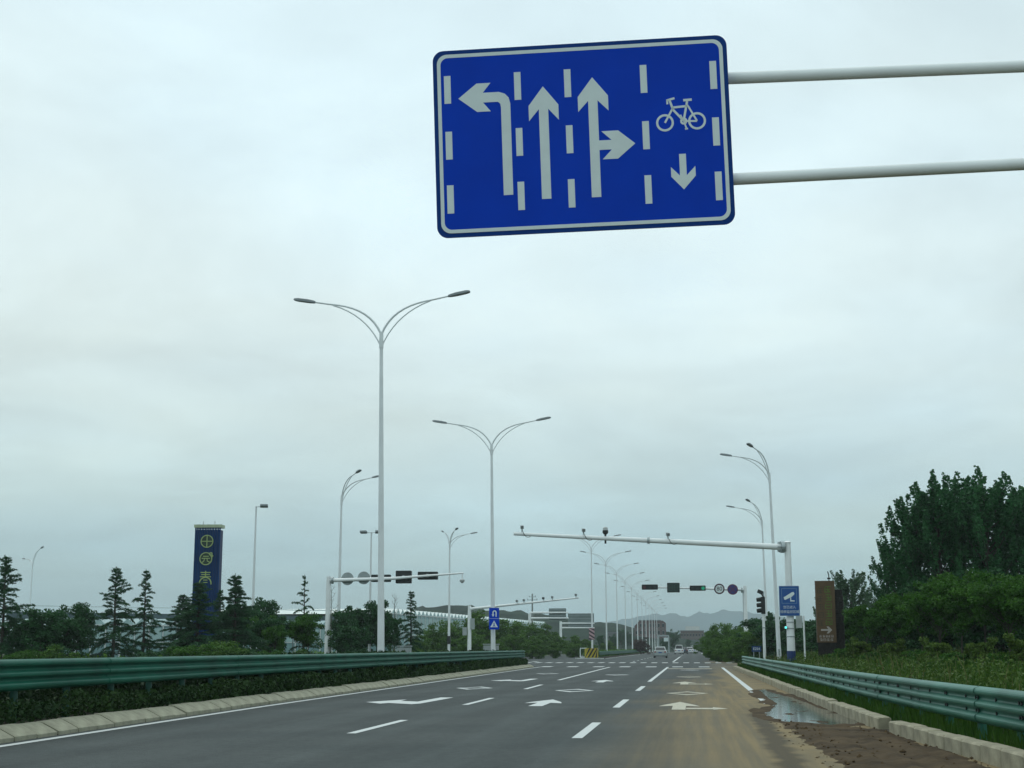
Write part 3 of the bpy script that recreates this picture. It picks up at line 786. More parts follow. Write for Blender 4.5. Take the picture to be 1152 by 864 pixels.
street_lamp((PX(505, 163), 163, 0), [(R(150), 1.2, 1.55), (R(-60), 2.5, 1.65), (0, 3.2, 1.3)], 'distant three-arm lamp above the round green bushes with black band on pole', GR, zt=13.2, box=True)
street_lamp((PX(31, 196), 196, 0), [(R(140), 3.4, 0.9), (R(-35), 2.6, 2.3)], 'faint distant lamp over the dark trees at the far left edge', GR, zt=13.3)

# floodlight masts
def mast(px, topy, Y, heads, label):
    p = at(px, topy, Y); h = p.z
    t = thing('floodlight_mast', label, 'lamp post', (PX(px, Y), Y, 0.1), 0, 'floodlight masts')
    MB().tube([(0, 0, -0.1), (0, 0, h * 0.5), (0, 0, h)], [0.13, 0.09, 0.06], 12).build('pole', lamp_metal, t, True)
    for s in heads:
        MB().box((s * 0.30, -0.05, h - 0.05), (0.6, 0.05, 0.05)).build('bracket', lamp_metal, t)
        hd = MB().box((s * 0.62, -0.1, h), (0.55, 0.3, 0.13), Euler((R(-25), 0, R(12 * s))).to_matrix()).build('lamp_head', head_metal, t)
        MB().box((s * 0.62, -0.1, h - 0.08), (0.42, 0.2, 0.02), Euler((R(-25), 0, 0)).to_matrix()).build('lens', mat('lamp_lens', (0.3, 0.3, 0.3)), hd)
    return t
m1 = mast(415.5, 600, 112, (-1, 1), 'slim mast with two flat lamp heads behind the tallest street lamp')
MB().box((0, 0, 2.1), (0.32, 0.36, 0.95)).build('black_band', black_plastic, m1)
mast(283, 571, 100, (1,), 'slim mast with a single lamp head beside the tall blue pylon sign')

# ------------------------------------------------------------------ signal gantries
def disc(mb, cx, cz, r, y0, y1, n=28):
    return mb.plate([(cx + r * math.cos(2 * math.pi * k / n), cz + r * math.sin(2 * math.pi * k / n)) for k in range(n)], y0, y1)
Y = 157.0
zA = at(800, 663, Y).z
gt = thing('signal_gantry', 'white signal gantry with traffic lights, 80 limit disc and purple disc over the far road', 'traffic light', (PX(840, Y), Y, 0))
gx = gt.location.x
MB().tube([(0, 0, -0.1), (0, 0, zA + 0.35)], [0.26, 0.18], 18).build('post', white_metal, gt, True)
MB().tube([(-0.1, 0, zA - 0.08), (PX(790, Y) - gx, 0, zA + 0.1), (PX(722, Y) - gx, 0, zA + 0.28)], [0.15, 0.11, 0.07], 14).build('arm', white_metal, gt, True)
MB().tube([(-0.42, 0, zA - 0.09), (-0.24, 0, zA - 0.085)], 0.30, 14).build('flange', grey_metal, gt)
sc_ = Y / 1640.0
def az_(px): return zA + 0.1 + (800 - px) * 0.0026 - 0.02
def light_box(px0, px1, hh, colors, label=None):
    cx = (PX(px0, Y) + PX(px1, Y)) / 2 - gx; w = (px1 - px0) * sc_; z = az_((px0 + px1) / 2)
    b_ = MB().plate(rrect(w, hh, 0.08, 4, cx, z), -0.55, -0.28).build('signal_head', black_plastic, gt)
    for k, c in enumerate(colors):
        xx = cx + (k - (len(colors) - 1) / 2) * w / len(colors)
        disc(MB(), xx, z, hh * 0.33, -0.56, -0.55).build('signal_lens', c, b_)
        vis = MB().ring(xx, z, hh * 0.36, hh * 0.39, -0.72, -0.55, 14, R(10), R(170)).build('visor', black_plastic, b_)
    return b_
off_l = mat('lens_off', (0.02, 0.03, 0.03), 0.3)
dim_red = mat('lens_dim_red', (0.10, 0.03, 0.04), 0.3)
grn_on = mat('lens_green_lit', (0.0, 0.2, 0.12), 0.4, emit=(0.02, 0.42, 0.22), estr=0.4)
light_box(723.3, 741.5, 0.56, [dim_red, off_l, off_l])
light_box(777.5, 795.5, 0.56, [off_l, off_l, grn_on])
cdx = (PX(752, Y) + PX(766, Y)) / 2 - gx; cdz = az_(759)
cb = MB().plate(rrect(14.2 * sc_, 10.8 * sc_, 0.06, 3, cdx, cdz), -0.5, -0.25).build('countdown_display', mat('display_black', (0.008, 0.02, 0.017), 0.45), gt)
seg = MB()
for s in (-1, 1):
    cx = cdx + s * 0.3
    for a, b in (((cx - .16, cdz + .33), (cx + .16, cdz + .33)), ((cx - .16, cdz), (cx + .16, cdz)), ((cx - .16, cdz - .33), (cx + .16, cdz - .33)), ((cx - .19, cdz - .3), (cx - .19, cdz + .3)), ((cx + .19, cdz - .3), (cx + .19, cdz + .3))):
        stroke(seg, a, b, 0.06, -0.505, -0.5)
seg.build('unlit_digits', mat('unlit_segment', (0.012, 0.05, 0.04), 0.4), cb)
# 80 disc
cx = PX(811, Y) - gx; z = az_(811) - 0.02
d8 = disc(MB(), cx, z, 0.57, -0.30, -0.26).build('speed_disc', sign_white, gt)
MB().ring(cx, z, 0.42, 0.565, -0.306, -0.30).build('red_ring', mat('limit_ring_red', (0.055, 0.012, 0.03), 0.5), d8)
text('limit_number', '80', 0.62, mat('number_black', (0.01, 0.01, 0.013), 0.5), d8, cx, z, -0.304)
cx = PX(826, Y) - gx; z = az_(826) - 0.05
dn = disc(MB(), cx, z, 0.57, -0.30, -0.26).build('no_stopping_disc', mat('disc_blue', (0.028, 0.03, 0.16), 0.5), gt)
MB().ring(cx, z, 0.47, 0.565, -0.306, -0.30).build('red_ring', mat('disc_red', (0.10, 0.015, 0.05), 0.5), dn)
xm = MB(); stroke(xm, (cx - .33, z - .33), (cx + .33, z + .33), .09, -0.305, -0.30); stroke(xm, (cx - .33, z + .33), (cx + .33, z - .33), .09, -0.3055, -0.30)
xm.build('cross_bars', MATS['disc_red'], dn)
MB().tube([(PX(838, Y) - gx, 0.5, zA - 0.25), (PX(838, Y) - gx, 0.5, 0.0)], 0.06, 8).build('cable_pipe', grey_metal, gt)

# signal gantry seen from behind, left
Y = 108.0; px0 = 368
zA = at(px0, 653, Y).z
gb = thing('signal_gantry', 'signal gantry seen from behind with two grey discs and three black boxes', 'traffic light', (PX(px0, Y), Y, 0)); gx = gb.location.x; sc_ = Y / 1640
MB().tube([(0, 0, -0.1), (0, 0, zA + 0.3)], [0.22, 0.17], 18).build('post', white_metal, gb, True)
MB().tube([(0.1, 0, zA), (PX(440, Y) - gx, 0, zA + 0.12), (PX(521, Y) - gx, 0, zA + 0.5)], [0.15, 0.12, 0.06], 14).build('arm', white_metal, gb, True)
MB().tube([(0.22, 0, zA), (0.38, 0, zA)], 0.27, 14).build('flange', grey_metal, gb)
def zb_(px): return zA + (px - px0) / 152 * 0.5 - 0.02
for px in (388.5, 407):
    d_ = disc(MB(), PX(px, Y) - gx, zb_(px) + 0.08, 0.49, 0.22, 0.26).build('sign_disc', mat('sheet_back', (0.30, 0.34, 0.34), 0.5, 0.3, 0.1, 6), gb)
    for s in (-0.2, 0.2):
        MB().box((PX(px, Y) - gx, 0.205, zb_(px) + 0.08 + s), (0.8, 0.03, 0.06)).build('rail', grey_metal, d_)
for a, b, h_ in ((415, 438, 0.56), (443, 461.5, 0.97), (468, 491.5, 0.60)):
    c = (PX(a, Y) + PX(b, Y)) / 2 - gx; w = (b - a) * sc_; z = zb_((a + b) / 2) - 0.02
    hd = MB().plate(rrect(w, h_, 0.07, 4, c, z), 0.16, 0.45).build('signal_head', black_plastic, gb)
    MB().box((c, 0.1, z), (0.16, 0.16, 0.26)).build('clamp', grey_metal, hd)
tipx = PX(519.5, Y) - gx; tz = zb_(519)
dc = MB().tube([(tipx, 0, tz), (tipx, 0, tz - 0.42)], 0.04, 8).build('camera_bracket', white_metal, gb)
MB().tube([(tipx, 0, tz - 0.42), (tipx, 0, tz - 0.5), (tipx, 0, tz - 0.62), (tipx, 0, tz - 0.74)], [0.13, 0.2, 0.18, 0.06], 12).build('dome_camera', mat('camera_white', (0.5, 0.53, 0.53), 0.4), dc, True)

# ------------------------------------------------------------------ camera gantry across our road
Y = 78.0; zA = at(887, 615.5, Y).z
cgt = thing('camera_gantry', 'long white camera gantry arm reaching over the road on a thick post with blue foot', 'camera gantry', (PX(890, Y), Y, 0.5)); gx = cgt.location.x
bz = 0.5
MB().tube([(0, 0, -0.6), (0, 0, 0.75)], [0.235, 0.232], 20).build('blue_foot', mat('foot_blue', (0.003, 0.028, 0.13), 0.5), cgt, True)
MB().tube([(0, 0, 0.75), (0, 0, zA - bz + 0.25)], [0.215, 0.165], 20).build('post', white_metal, cgt, True)
tip = at(578, 600.5, Y - 4.0)
def armp(t): return Vector((-0.2 + (tip.x - gx + 0.2) * t, -4.0 * t, (zA - bz) + (tip.z - zA) * t))
MB().tube([armp(0), armp(0.5), armp(1)], [0.165, 0.13, 0.085], 16).build('arm', white_metal, cgt, True)
fl = MB().tube([armp(0.0), armp(0.014)], 0.31, 16).build('flange', grey_metal, cgt)
for k in range(8):
    a = 2 * math.pi * k / 8
    MB().tube([armp(-0.006) + Vector((0, 0.25 * math.cos(a), 0.25 * math.sin(a))), armp(0.024) + Vector((0, 0.25 * math.cos(a), 0.25 * math.sin(a)))], 0.025, 6).build('bolt', grey_metal, fl)
MB().tube([(0, 0, zA - bz + 0.25), (0, 0, zA - bz + 0.33)], [0.21, 0.1], 20).build('post_cap', white_metal, cgt, True)
cam_grey = mat('camera_grey', (0.16, 0.18, 0.18), 0.4)
def tpx(px): return (887 - px) / (887 - 578)
for px, kind in ((587, 'cam'), (656, 'cam'), (681, 'bulb'), (730, 'clamp'), (752, 'cam')):
    p = armp(tpx(px)); 
    if kind == 'cam':
        s_ = MB().tube([p, p + Vector((0, 0, 0.30))], 0.022, 8).build('camera_bracket', grey_metal, cgt)
        MB().box(p + Vector((0.02, -0.08, 0.36)), (0.15, 0.36, 0.16), Euler((R(10), 0, 0.2)).to_matrix()).build('camera', cam_grey, s_)
        pts = [p + Vector((0.02, -0.1, 0.28)), p + Vector((0.12, -0.12, -0.12)), p + Vector((0.3, -0.1, -0.26)), p + Vector((0.46, -0.05, -0.12))]
        MB().tube(bez(*pts, n=8), 0.014, 6).build('cable', black_plastic, s_)
    elif kind == 'bulb':
        s_ = MB().tube([p + Vector((0, 0, -0.28)), p + Vector((0, 0, 0.22))], 0.05, 8).build('camera_bracket', black_plastic, cgt)
        MB().tube([p + Vector((0, 0, 0.2)), p + Vector((0, 0, 0.28)), p + Vector((0, 0, 0.42))], [0.07, 0.15, 0.15], 12).build('camera_shroud', black_plastic, s_, True)
        MB().tube([p + Vector((0, 0, 0.42)), p + Vector((0, 0, 0.55)), p + Vector((0, 0, 0.60))], [0.13, 0.13, 0.08], 12).build('dome_camera', mat('camera_white', (0.5, 0.5, 0.5)), s_, True)
    else:
        MB().tube([p + Vector((-0.06, 0, 0)), p + Vector((0.06, 0, 0))], 0.18, 14).build('clamp', grey_metal, cgt)
lamp_arm = armp(tpx(700))
# status light, small box, pipes
MB().box((-0.25, -0.18, at(887, 706, Y).z - bz), (0.16, 0.12, 0.14)).build('status_box', grey_metal, cgt)
MB().tube([(-0.25, -0.245, at(887, 706, Y).z - bz), (-0.25, -0.26, at(887, 706, Y).z - bz)], 0.055, 12).build('status_lamp', mat('cyan_led', (0.05, 0.6, 0.55), 0.4, emit=(0.1, 0.9, 0.8), estr=1.6), cgt)
for z in (700, 707, 716):
    zz = at(890, z, Y).z - bz
    MB().tube([(0, 0, zz - 0.02), (0, 0, zz + 0.02)], 0.236, 20).build('strap', grey_metal, cgt)

# camera notice board on that post
nb = thing('camera_notice_sign', 'blue notice sign with white camera pictogram on the white gantry post', 'road sign', (PX(889.8, 77.7), 77.7, at(890, 676, 77.7).z))
nw, nh = 1.06, 1.58
pn = MB().plate(rrect(nw, nh, 0.05, 4), -0.03, 0.0).build('panel', info_blue, nb)
frame(MB(), rrect(nw - 0.03, nh - 0.03, .04, 3), rrect(nw - 0.07, nh - 0.07, .03, 3), -0.034, -0.03).build('border', mat('border_pale_blue', (0.14, 0.24, 0.36), 0.5), pn)
frame(MB(), rect(-.40, .40, -.14, .66), rect(-.375, .375, -.115, .635), -0.034, -0.03).build('inner_frame', mat('pale_blue', (0.14, 0.26, 0.42), 0.5), pn)
cm = MB()
cm.plate([(-.27, .08), (-.21, .05), (.12, .21), (.26, .32), (.28, .40), (.23, .47), (.14, .45), (-.20, .24), (-.29, .20)], -0.036, -0.03)
cm.plate([(.05, .17), (.10, .19), (.10, .04), (.28, .02), (.28, -.03), (.05, -.03)], -0.0355, -0.03)
cm.build('camera_pictogram', sign_white, pn)
text('notice_text', '您已进入', 0.165, sign_white, pn, 0, -0.34, -0.032)
text('notice_text', '视频监控区域', 0.165, sign_white, pn, 0, -0.58, -0.032)
for z in (.4, -.4):
    MB().box((0, 0.03, z), (0.5, 0.05, 0.06)).build('bracket', grey_metal, nb)

# ------------------------------------------------------------------ U-turn sign on the second median lamp
us = thing('u_turn_sign', 'blue sign with white U-turn arrow above a crossing triangle on the lamp pole', 'road sign', (PX(556, 93.6), 93.6, at(556, 696, 93.6).z))
uw, uh = 11.6 * 93.6 / 1640, 24.5 * 93.6 / 1640
up_ = MB().plate(rrect(uw, uh, 0.04, 4), -0.10, -0.07).build('panel', sign_blue, us)
gl = MB()
gl.ring(0.03, 0.40, 0.065, 0.135, -0.106, -0.10, 14, 0, math.pi)
gl.plate(rect(0.095, 0.165, 0.12, 0.40), -0.106, -0.10); gl.plate(rect(-0.105, -0.035, 0.24, 0.40), -0.106, -0.10)
gl.plate([(-0.16, 0.27), (-0.07, 0.12), (0.02, 0.27)], -0.1065, -0.10)
gl.build('u_turn_arrow', sign_white, up_)
MB().plate(rect(-0.31, 0.31, 0.0, 0.012), -0.106, -0.10).build('divider', sign_white, up_)
MB().plate([(-0.25, -0.55), (0.25, -0.55), (0, -0.12)], -0.105, -0.10).build('triangle', sign_white, up_)
wk = MB(); stroke(wk, (0, -0.26), (0.0, -0.40), .06, -0.108, -0.10); stroke(wk, (0, -0.39), (-0.07, -0.52), .04, -0.1085, -0.10); stroke(wk, (0, -0.39), (0.07, -0.52), .04, -0.1083, -0.10)
wk.build('walking_figure', MATS['sign_blue'], up_)
for z in (.3, -.3):
    MB().box((0, -0.02, z), (0.4, 0.10, 0.05)).build('bracket', grey_metal, us)

# ------------------------------------------------------------------ opposite-road camera gantry and guide-sign gantries
Y = 172.0; zA = at(528, 685, Y).z
og = thing('camera_gantry', 'thinner white camera gantry beyond the U-turn sign with grey control boxes', 'camera gantry', (PX(528, Y), Y, 0)); gx = og.location.x
MB().tube([(0, 0, -0.1), (0, 0, zA + 0.4)], [0.25, 0.2], 16).build('post', white_metal, og, True)
tip = at(651, 672.5, Y - 6)
def arm2(t): return Vector((0.15 + (tip.x - gx - 0.15) * t, -6 * t, zA + (tip.z - zA) * t))
MB().tube([arm2(0), arm2(1)], [0.17, 0.08], 14).build('arm', white_metal, og, True)
for px in (582, 590, 612, 622, 648):
    p = arm2((px - 528) / 123); b_ = MB().tube([p, p + Vector((0, 0, 0.25))], 0.03, 6).build('camera_bracket', black_plastic, og)
    MB().box(p + Vector((0, -0.1, 0.36)), (0.24, 0.5, 0.24)).build('camera', black_plastic if px == 612 else cam_grey, b_)
for cx, cz, w, h_ in ((-0.55, at(0, 711, Y).z, 0.5, 0.95), (0.4, at(0, 703, Y).z, 0.42, 1.3)):
    MB().box((cx, -0.1, cz), (w, 0.4, h_)).build('control_box', mat('box_grey', (0.33, 0.37, 0.37), 0.5), og)
def guide_gantry(Y, pxp, topz_px, arms, pxend, panel, label):
    t = thing('guide_sign_gantry', label, 'sign gantry', (PX(pxp, Y), Y, 0), 0, 'grey guide-sign gantries seen from behind'); gx = t.location.x
    MB().tube([(0, 0, -0.1), (0, 0, at(pxp, topz_px, Y).z)], [0.27, 0.24], 16).build('post', white_metal, t, True)
    for ay in arms:
        z = at(pxp, ay, Y).z
        MB().tube([(0.1, 0, z), (PX(pxend, Y) - gx, 0, z)], [0.16, 0.12], 12).build('arm', white_metal, t, True)
    a, b, c, d = panel
    p = MB().box(((PX(a, Y) + PX(b, Y)) / 2 - gx, 0.25, (at(0, c, Y).z + at(0, d, Y).z) / 2), (PX(b, Y) - PX(a, Y), 0.06, at(0, c, Y).z - at(0, d, Y).z)).build('sign_panel', mat('sheet_back_dark', (0.17, 0.21, 0.21), 0.5, 0.3, 0.12, 1.2), t)
    for k in range(4):
        z = at(0, d, Y).z + (at(0, c, Y).z - at(0, d, Y).z) * (k + 0.5) / 4
        MB().box(((PX(a, Y) + PX(b, Y)) / 2 - gx, 0.19, z), (PX(b, Y) - PX(a, Y) - 0.2, 0.06, 0.07)).build('stiffener', grey_metal, p)
guide_gantry(235, 596, 690, (689.3, 695.5), 640, (617.5, 637, 686.5, 699), 'guide sign gantry holding a small square grey panel near the utility pole')
guide_gantry(290, 631, 699, (701.3, 706.3), 669, (639, 668.5, 692, 707), 'guide sign gantry holding a wide grey panel near the striped marker')

# utility pole
t = thing('utility_pole', 'thin grey utility pole with crossarms behind the guide sign gantries', 'utility pole', (PX(599, 330), 330, 0))
h = at(599, 668, 330).z
MB().tube([(0, 0, -0.1), (0, 0, h)], [0.26, 0.16], 10).build('pole', mat('pole_concrete', (0.22, 0.24, 0.23), 0.8), t, True)
for z, w in ((h - 0.7, 1.6), (h - 1.4, 2.4), (h - 2.1, 1.5)):
    a_ = MB().box((0, -0.14, z), (w, 0.1, 0.12)).build('crossarm', grey_metal, t)
    for s in (-1, 1):
        MB().tube([(s * w * 0.45, -0.14, z), (s * w * 0.45, -0.14, z + 0.3)], 0.06, 6).build('insulator', head_metal, a_)

# striped marker and crash block at the far median nose
Y = 191.2
t = thing('striped_marker', 'narrow pink and black striped marker plate on the first far median lamp', 'road sign', (-13.2, Y, at(669, 713, Y).z))
p = MB().plate(rect(-0.36, 0.36, -0.78, 0.78), -0.03, 0).build('panel', mat('marker_pink', (0.45, 0.30, 0.33), 0.5), t)
for k in range(-1, 3):
    z = -0.78 + k * 0.52 + 0.1
    pts = [(-0.36, z + 0.45), (0.36, z), (0.36, z + 0.24), (-0.36, z + 0.69)]
    pts = [(x, max(-0.78, min(0.78, zz))) for x, zz in pts]
    if abs(pts[0][1] - pts[3][1]) + abs(pts[1][1] - pts[2][1]) > 0.05:
        MB().plate(pts, -0.034, -0.03).build('stripe', mat('marker_black', (0.03, 0.02, 0.03), 0.5), p)
MB().box((0, 0.05, 0), (0.2, 0.12, 0.2)).build('bracket', grey_metal, t)
t = thing('crash_block', 'yellow and black striped crash block at the nose of the far median', 'barrier', (-13.4, 189.2, 0.0))
MB().box((0, 0.3, 0.06), (3.6, 2.2, 0.12)).build('plinth', mat('plinth_white', (0.5, 0.52, 0.5), 0.8), t)
body = MB().plate(rrect(1.7, 1.22, 0.15, 4, 0.28, 0.76), -0.5, 0.4).build('body', mat('hazard_yellow', (0.42, 0.33, 0.02), 0.5), t)
for k in range(4):
    x = -0.72 + k * 0.5
    pts = [(x, 0.18), (x + 0.25, 0.18), (x + 0.95, 1.34), (x + 0.70, 1.34)]
    pts = [(max(-0.55, min(1.11, a)), b) for a, b in pts]
    MB().plate(pts, -0.508, -0.5).build('stripe', mat('hazard_black', (0.012, 0.013, 0.01), 0.5), body)
frame(MB(), rrect(0.95, 1.25, 0.12, 4, -0.75, 0.80), rrect(0.75, 1.05, 0.08, 4, -0.75, 0.80), -0.35, -0.15).build('white_frame', sign_white, t)

# ------------------------------------------------------------------ right roadside small things
Y = 97.0
t = thing('traffic_signal_pole', 'white pole with a black three-lens signal head turned sideways', 'traffic light', (PX(860, Y), Y, 0.2)); gx = t.location.x
zt_ = at(858, 664, Y).z - 0.2; zh = at(858, 691, Y).z - 0.2
MB().tube([(0, 0, -0.2), (0, 0, zh)], [0.10, 0.085], 14).build('pole', white_metal, t, True)
MB().tube([(0.04, 0, zh), (0.04, 0, zt_ - 0.1)], 0.035, 8).build('bracket_tube', grey_metal, t)
hd = MB().box((0.0, 0, zh + 0.58), (0.26, 0.34, 1.12)).build('signal_head', black_plastic, t)
for k in range(3):
    z = zh + 0.22 + k * 0.36
    MB().tube([(-0.13, 0, z + 0.03), (-0.42, -0.02, z)], [0.15, 0.13], 12).build('visor', black_plastic, hd, True)
MB().box((-0.16, 0, zt_ - 0.12), (0.38, 0.2, 0.24), Euler((0, R(25), 0)).to_matrix()).build('camera', black_plastic, t)
MB().tube([(0.04, 0, zt_ - 0.45), (-0.1, 0, zt_ - 0.2)], 0.05, 8).build('camera_bracket', black_plastic, t)
MB().box((0, 0, at(860, 706, Y).z - 0.2), (0.23, 0.23, 0.05)).build('strap', grey_metal, t)

Y = 104.0
t = thing('small_blue_sign', 'small low blue plate with white number by the grass beside the gantry post', 'road sign', (PX(851, Y), Y, 0.1))
z = at(851, 730, Y).z - 0.1
p = MB().plate(rrect(0.66, 0.40, 0.03, 3, 0, z), -0.05, -0.02).build('panel', mat('plate_blue', (0.006, 0.04, 0.14), 0.5), t)
text('plate_number', 'E254', 0.24, sign_white, p, 0, z, -0.053)
for s in (-0.2, 0.2):
    MB().tube([(s, 0, -0.2), (s, 0, z + 0.1)], 0.025, 8).build('leg', grey_metal, t)

Y = 83.0
t = thing('white_notice_board', 'blank white board on a thin white pole behind the blue camera sign', 'sign', (PX(905.3, Y), Y, 0.6)); gx = t.location.x
MB().tube([(0, 0, -0.3), (0, 0, at(905, 693, Y).z - 0.6)], 0.05, 10).build('pole', white_metal, t, True)
MB().plate(rect(PX(896.5, Y) - gx, PX(903.6, Y) - gx, at(0, 708, Y).z - 0.6, at(0, 695, Y).z - 0.6), -0.03, 0.0).build('panel', mat('board_grey', (0.38, 0.42, 0.41), 0.6), t)
for zz in (698, 705):
    MB().box((-0.1, 0.02, at(0, zz, Y).z - 0.6), (0.3, 0.04, 0.04)).build('bracket', grey_metal, t)

# brown sign
Y = 86.0
brown = mat('sign_brown', (0.105, 0.060, 0.022), 0.6, 0, 0.2, 1.5)
olive = mat('sign_olive_letters', (0.085, 0.15, 0.012), 0.6)
pinkw = mat('sign_pale_letters', (0.42, 0.38, 0.35), 0.6)
zc = at(930, 688, Y).z
t = thing('brown_tourist_sign', 'tall brown tourist sign with green vertical characters and a white arrow on dark stonework', 'sign', (PX(930.5, Y), Y, 0.5), R(-8))
bw, bh = 21.5 * Y / 1640, 68 * Y / 1640; z0 = zc - 0.5
pb = MB().box((0, 0, z0), (bw, 0.3, bh)).build('panel', brown, t)
MB().box((-bw / 2 + 0.02, -0.154, z0), (0.035, 0.01, bh - 0.02)).build('edge_strip', mat('edge_pale', (0.2, 0.16, 0.13), 0.6), pb)
def glyph(mb, cx, cz, s, seed, y0, y1):
    rg = random.Random(seed); w = s * 0.11
    xs_ = [-.42, 0.0, .42]
    for k in range(3): stroke(mb, (cx - .45 * s * rg.uniform(.7, 1), cz + s * (.4 - .4 * k)), (cx + .45 * s * rg.uniform(.7, 1), cz + s * (.4 - .4 * k)), w, y0, y1)
    for k in rg.sample([0, 1, 2], 2): stroke(mb, (cx + s * xs_[k], cz - .45 * s), (cx + s * xs_[k], cz + .45 * s * rg.uniform(.5, 1)), w, y0 - 0.0006, y1)
    if rg.random() > .5: stroke(mb, (cx - .1 * s, cz), (cx + .35 * s, cz - .42 * s), w, y0 - 0.0012, y1)
for k in range(5):
    gmb = MB(); glyph(gmb, bw * 0.16, z0 + bh * 0.36 - k * 0.47, 0.40, 40 + k, -0.160, -0.15); gmb.build('large_character', olive, pb)
for k in range(5):
    gmb = MB(); glyph(gmb, -bw * 0.24, z0 + bh * 0.34 - k * 0.47, 0.34, 80 + k, -0.160, -0.15); gmb.build('faint_character', mat('sign_dark_brown', (0.065, 0.048, 0.02), 0.6), pb)
za = z0 - bh / 2 + 0.72
MB().plate([(-0.30, za - .05), (0.12, za - .05), (0.02, za - .2), (0.14, za - .2), (0.34, za), (0.14, za + .2), (0.02, za + .2), (0.12, za + .05), (-0.30, za + .05)], -0.160, -0.15).build('arrow', pinkw, pb)
for row, n_, s_ in ((za - 0.36, 5, 0.145), (za - 0.56, 4, 0.165)):
    for k in range(n_):
        gmb = MB(); glyph(gmb, (k - (n_ - 1) / 2) * 0.83 / n_, row, s_, 100 + k + n_ * 7, -0.160, -0.15); gmb.build('small_character', pinkw, pb)
stone = mat('dark_stone', (0.022, 0.020, 0.018), 0.9, 0, 0.4, 5, 0.6, 14)
random.seed(9)
zz = -0.4
def stone_wall(x0, x1, ztop, y0, y1):
    z = -0.5; k = 0
    while z < ztop:
        h_ = random.uniform(0.10, 0.19); x = x0
        while x < x1 - 0.03:
            w = min(random.uniform(0.22, 0.5), x1 - x)
            j = random.uniform(-0.03, 0.03)
            MB().box((x + w / 2, (y0 + y1) / 2 + j, z + h_ / 2), (w - 0.012, y1 - y0, h_ - 0.012)).build('stone', stone, base_)
            x += w
        z += h_
base_ = MB().box((0.22, 0.42, z0 - 0.55), (1.45, 0.2, bh + 0.1)).build('stone_core', stone, t)
stone_wall(bw / 2 - 0.05, bw / 2 + 0.46, z0 + bh / 2 - 0.85, 0.02, 0.5)
stone_wall(-bw / 2 + 0.05, bw / 2 - 0.05, z0 - bh / 2 - 0.01, -0.1, 0.4)
MB().tube([(0.26, 0, z0 + bh / 2), (0.26, 0, z0 + bh / 2 + 0.35), (0.2, 0, z0 + bh / 2 + 0.55)], 0.03, 6).build('finial', stone, t)
MB().tube([(0.16, 0, z0 + bh / 2 + 0.14), (0.36, 0, z0 + bh / 2 + 0.14)], 0.05, 6).build('finial_bar', stone, t)

# ------------------------------------------------------------------ blue pylon sign
Y = 118.0
t = thing('pylon_sign', 'tall dark blue pylon sign with yellow circular characters above the conifers', 'sign', (PX(230.5, Y), Y, 0), R(4))
pw = 31.5 * Y / 1640; ph = at(232, 594, Y).z
pyl = mat('pylon_blue', (0.0015, 0.036, 0.135), 0.55, 0, 0.18, 0.8, spec=0.2)
yel = mat('pylon_yellow', (0.30, 0.40, 0.15), 0.5, 0, 0.08, 3)
core = MB().box((0, 0, ph / 2 - 0.2), (pw - 0.12, 0.9, ph)).build('core', mat('pylon_core', (0.005, 0.017, 0.08), 0.6), t)
nr = 16
for k in range(nr):
    x = -pw / 2 + (k + 0.5) * pw / nr
    MB().box((x, -0.48 - 0.02 * (k % 2), ph / 2 - 0.05), (pw / nr - 0.05, 0.10, ph + 0.1)).build('cladding_slat', pyl, t)
MB().box((0, 0, ph + 0.12), (pw + 0.10, 1.2, 0.26)).build('coping', mat('coping_pale', (0.38, 0.44, 0.30), 0.6), t)
for s in (-0.55, 0.45):
    MB().tube([(s, 0, ph + 0.24), (s, 0, ph + 0.6)], 0.03, 6).build('rod', grey_metal, t)
gr = mat('disc_green', (0.008, 0.032, 0.02), 0.5)
pxm = Y / 1640
def cz_(py): return at(232, py, Y).z
cx = -0.02; yf = -0.60
c1 = cz_(609.5); r_ = 7.6 * pxm
a = disc(MB(), cx, c1, r_ - 0.05, yf + 0.03, -0.5).build('character_disc', gr, t)
k_ = MB().ring(cx, c1, r_ - 0.075, r_, yf, -0.5, 36); stroke(k_, (cx - r_ + .03, c1), (cx + r_ - .03, c1), .065, yf - 0.002, -0.5); stroke(k_, (cx, c1 - r_ + .03), (cx, c1 + r_ - .03), .07, yf - 0.004, -0.5); k_.build('character_tian', yel, a)
c1 = cz_(629); cx = -0.06
a = disc(MB(), cx, c1, r_ - 0.05, yf + 0.03, -0.5).build('character_disc', gr, t)
k_ = MB().ring(cx, c1, r_ - 0.075, r_, yf, -0.5, 36)
stroke(k_, (cx - .24, c1 + .20), (cx + .24, c1 + .20), .07, yf - .002, -.5); stroke(k_, (cx - .36, c1 + .03), (cx + .36, c1 + .03), .07, yf - .002, -.5)
stroke(k_, (cx - .11, c1 + .03), (cx - .16, c1 - .2), .07, yf - .003, -.5); stroke(k_, (cx - .16, c1 - .19), (cx - .32, c1 - .33), .07, yf - .004, -.5)
stroke(k_, (cx + .11, c1 + .03), (cx + .13, c1 - .2), .07, yf - .003, -.5); stroke(k_, (cx + .12, c1 - .19), (cx + .34, c1 - .30), .07, yf - .004, -.5)
k_.ring(cx + r_ * 0.75, c1 + r_ * 0.72, 0.07, 0.15, yf - .005, -.5, 18); k_.ring(cx + r_ * 0.93, c1 + r_ * 0.42, 0.04, 0.11, yf - .006, -.5, 18)
k_.build('character_yuan', yel, a)
c1 = cz_(650); cx = -0.04
k_ = MB()
for dz, w in ((.42, .42), (.24, .36), (.06, .46)): stroke(k_, (cx - w, c1 + dz), (cx + w, c1 + dz), .075, yf, -.5)
stroke(k_, (cx, c1 + .55), (cx, c1 + .05), .075, yf - .002, -.5)
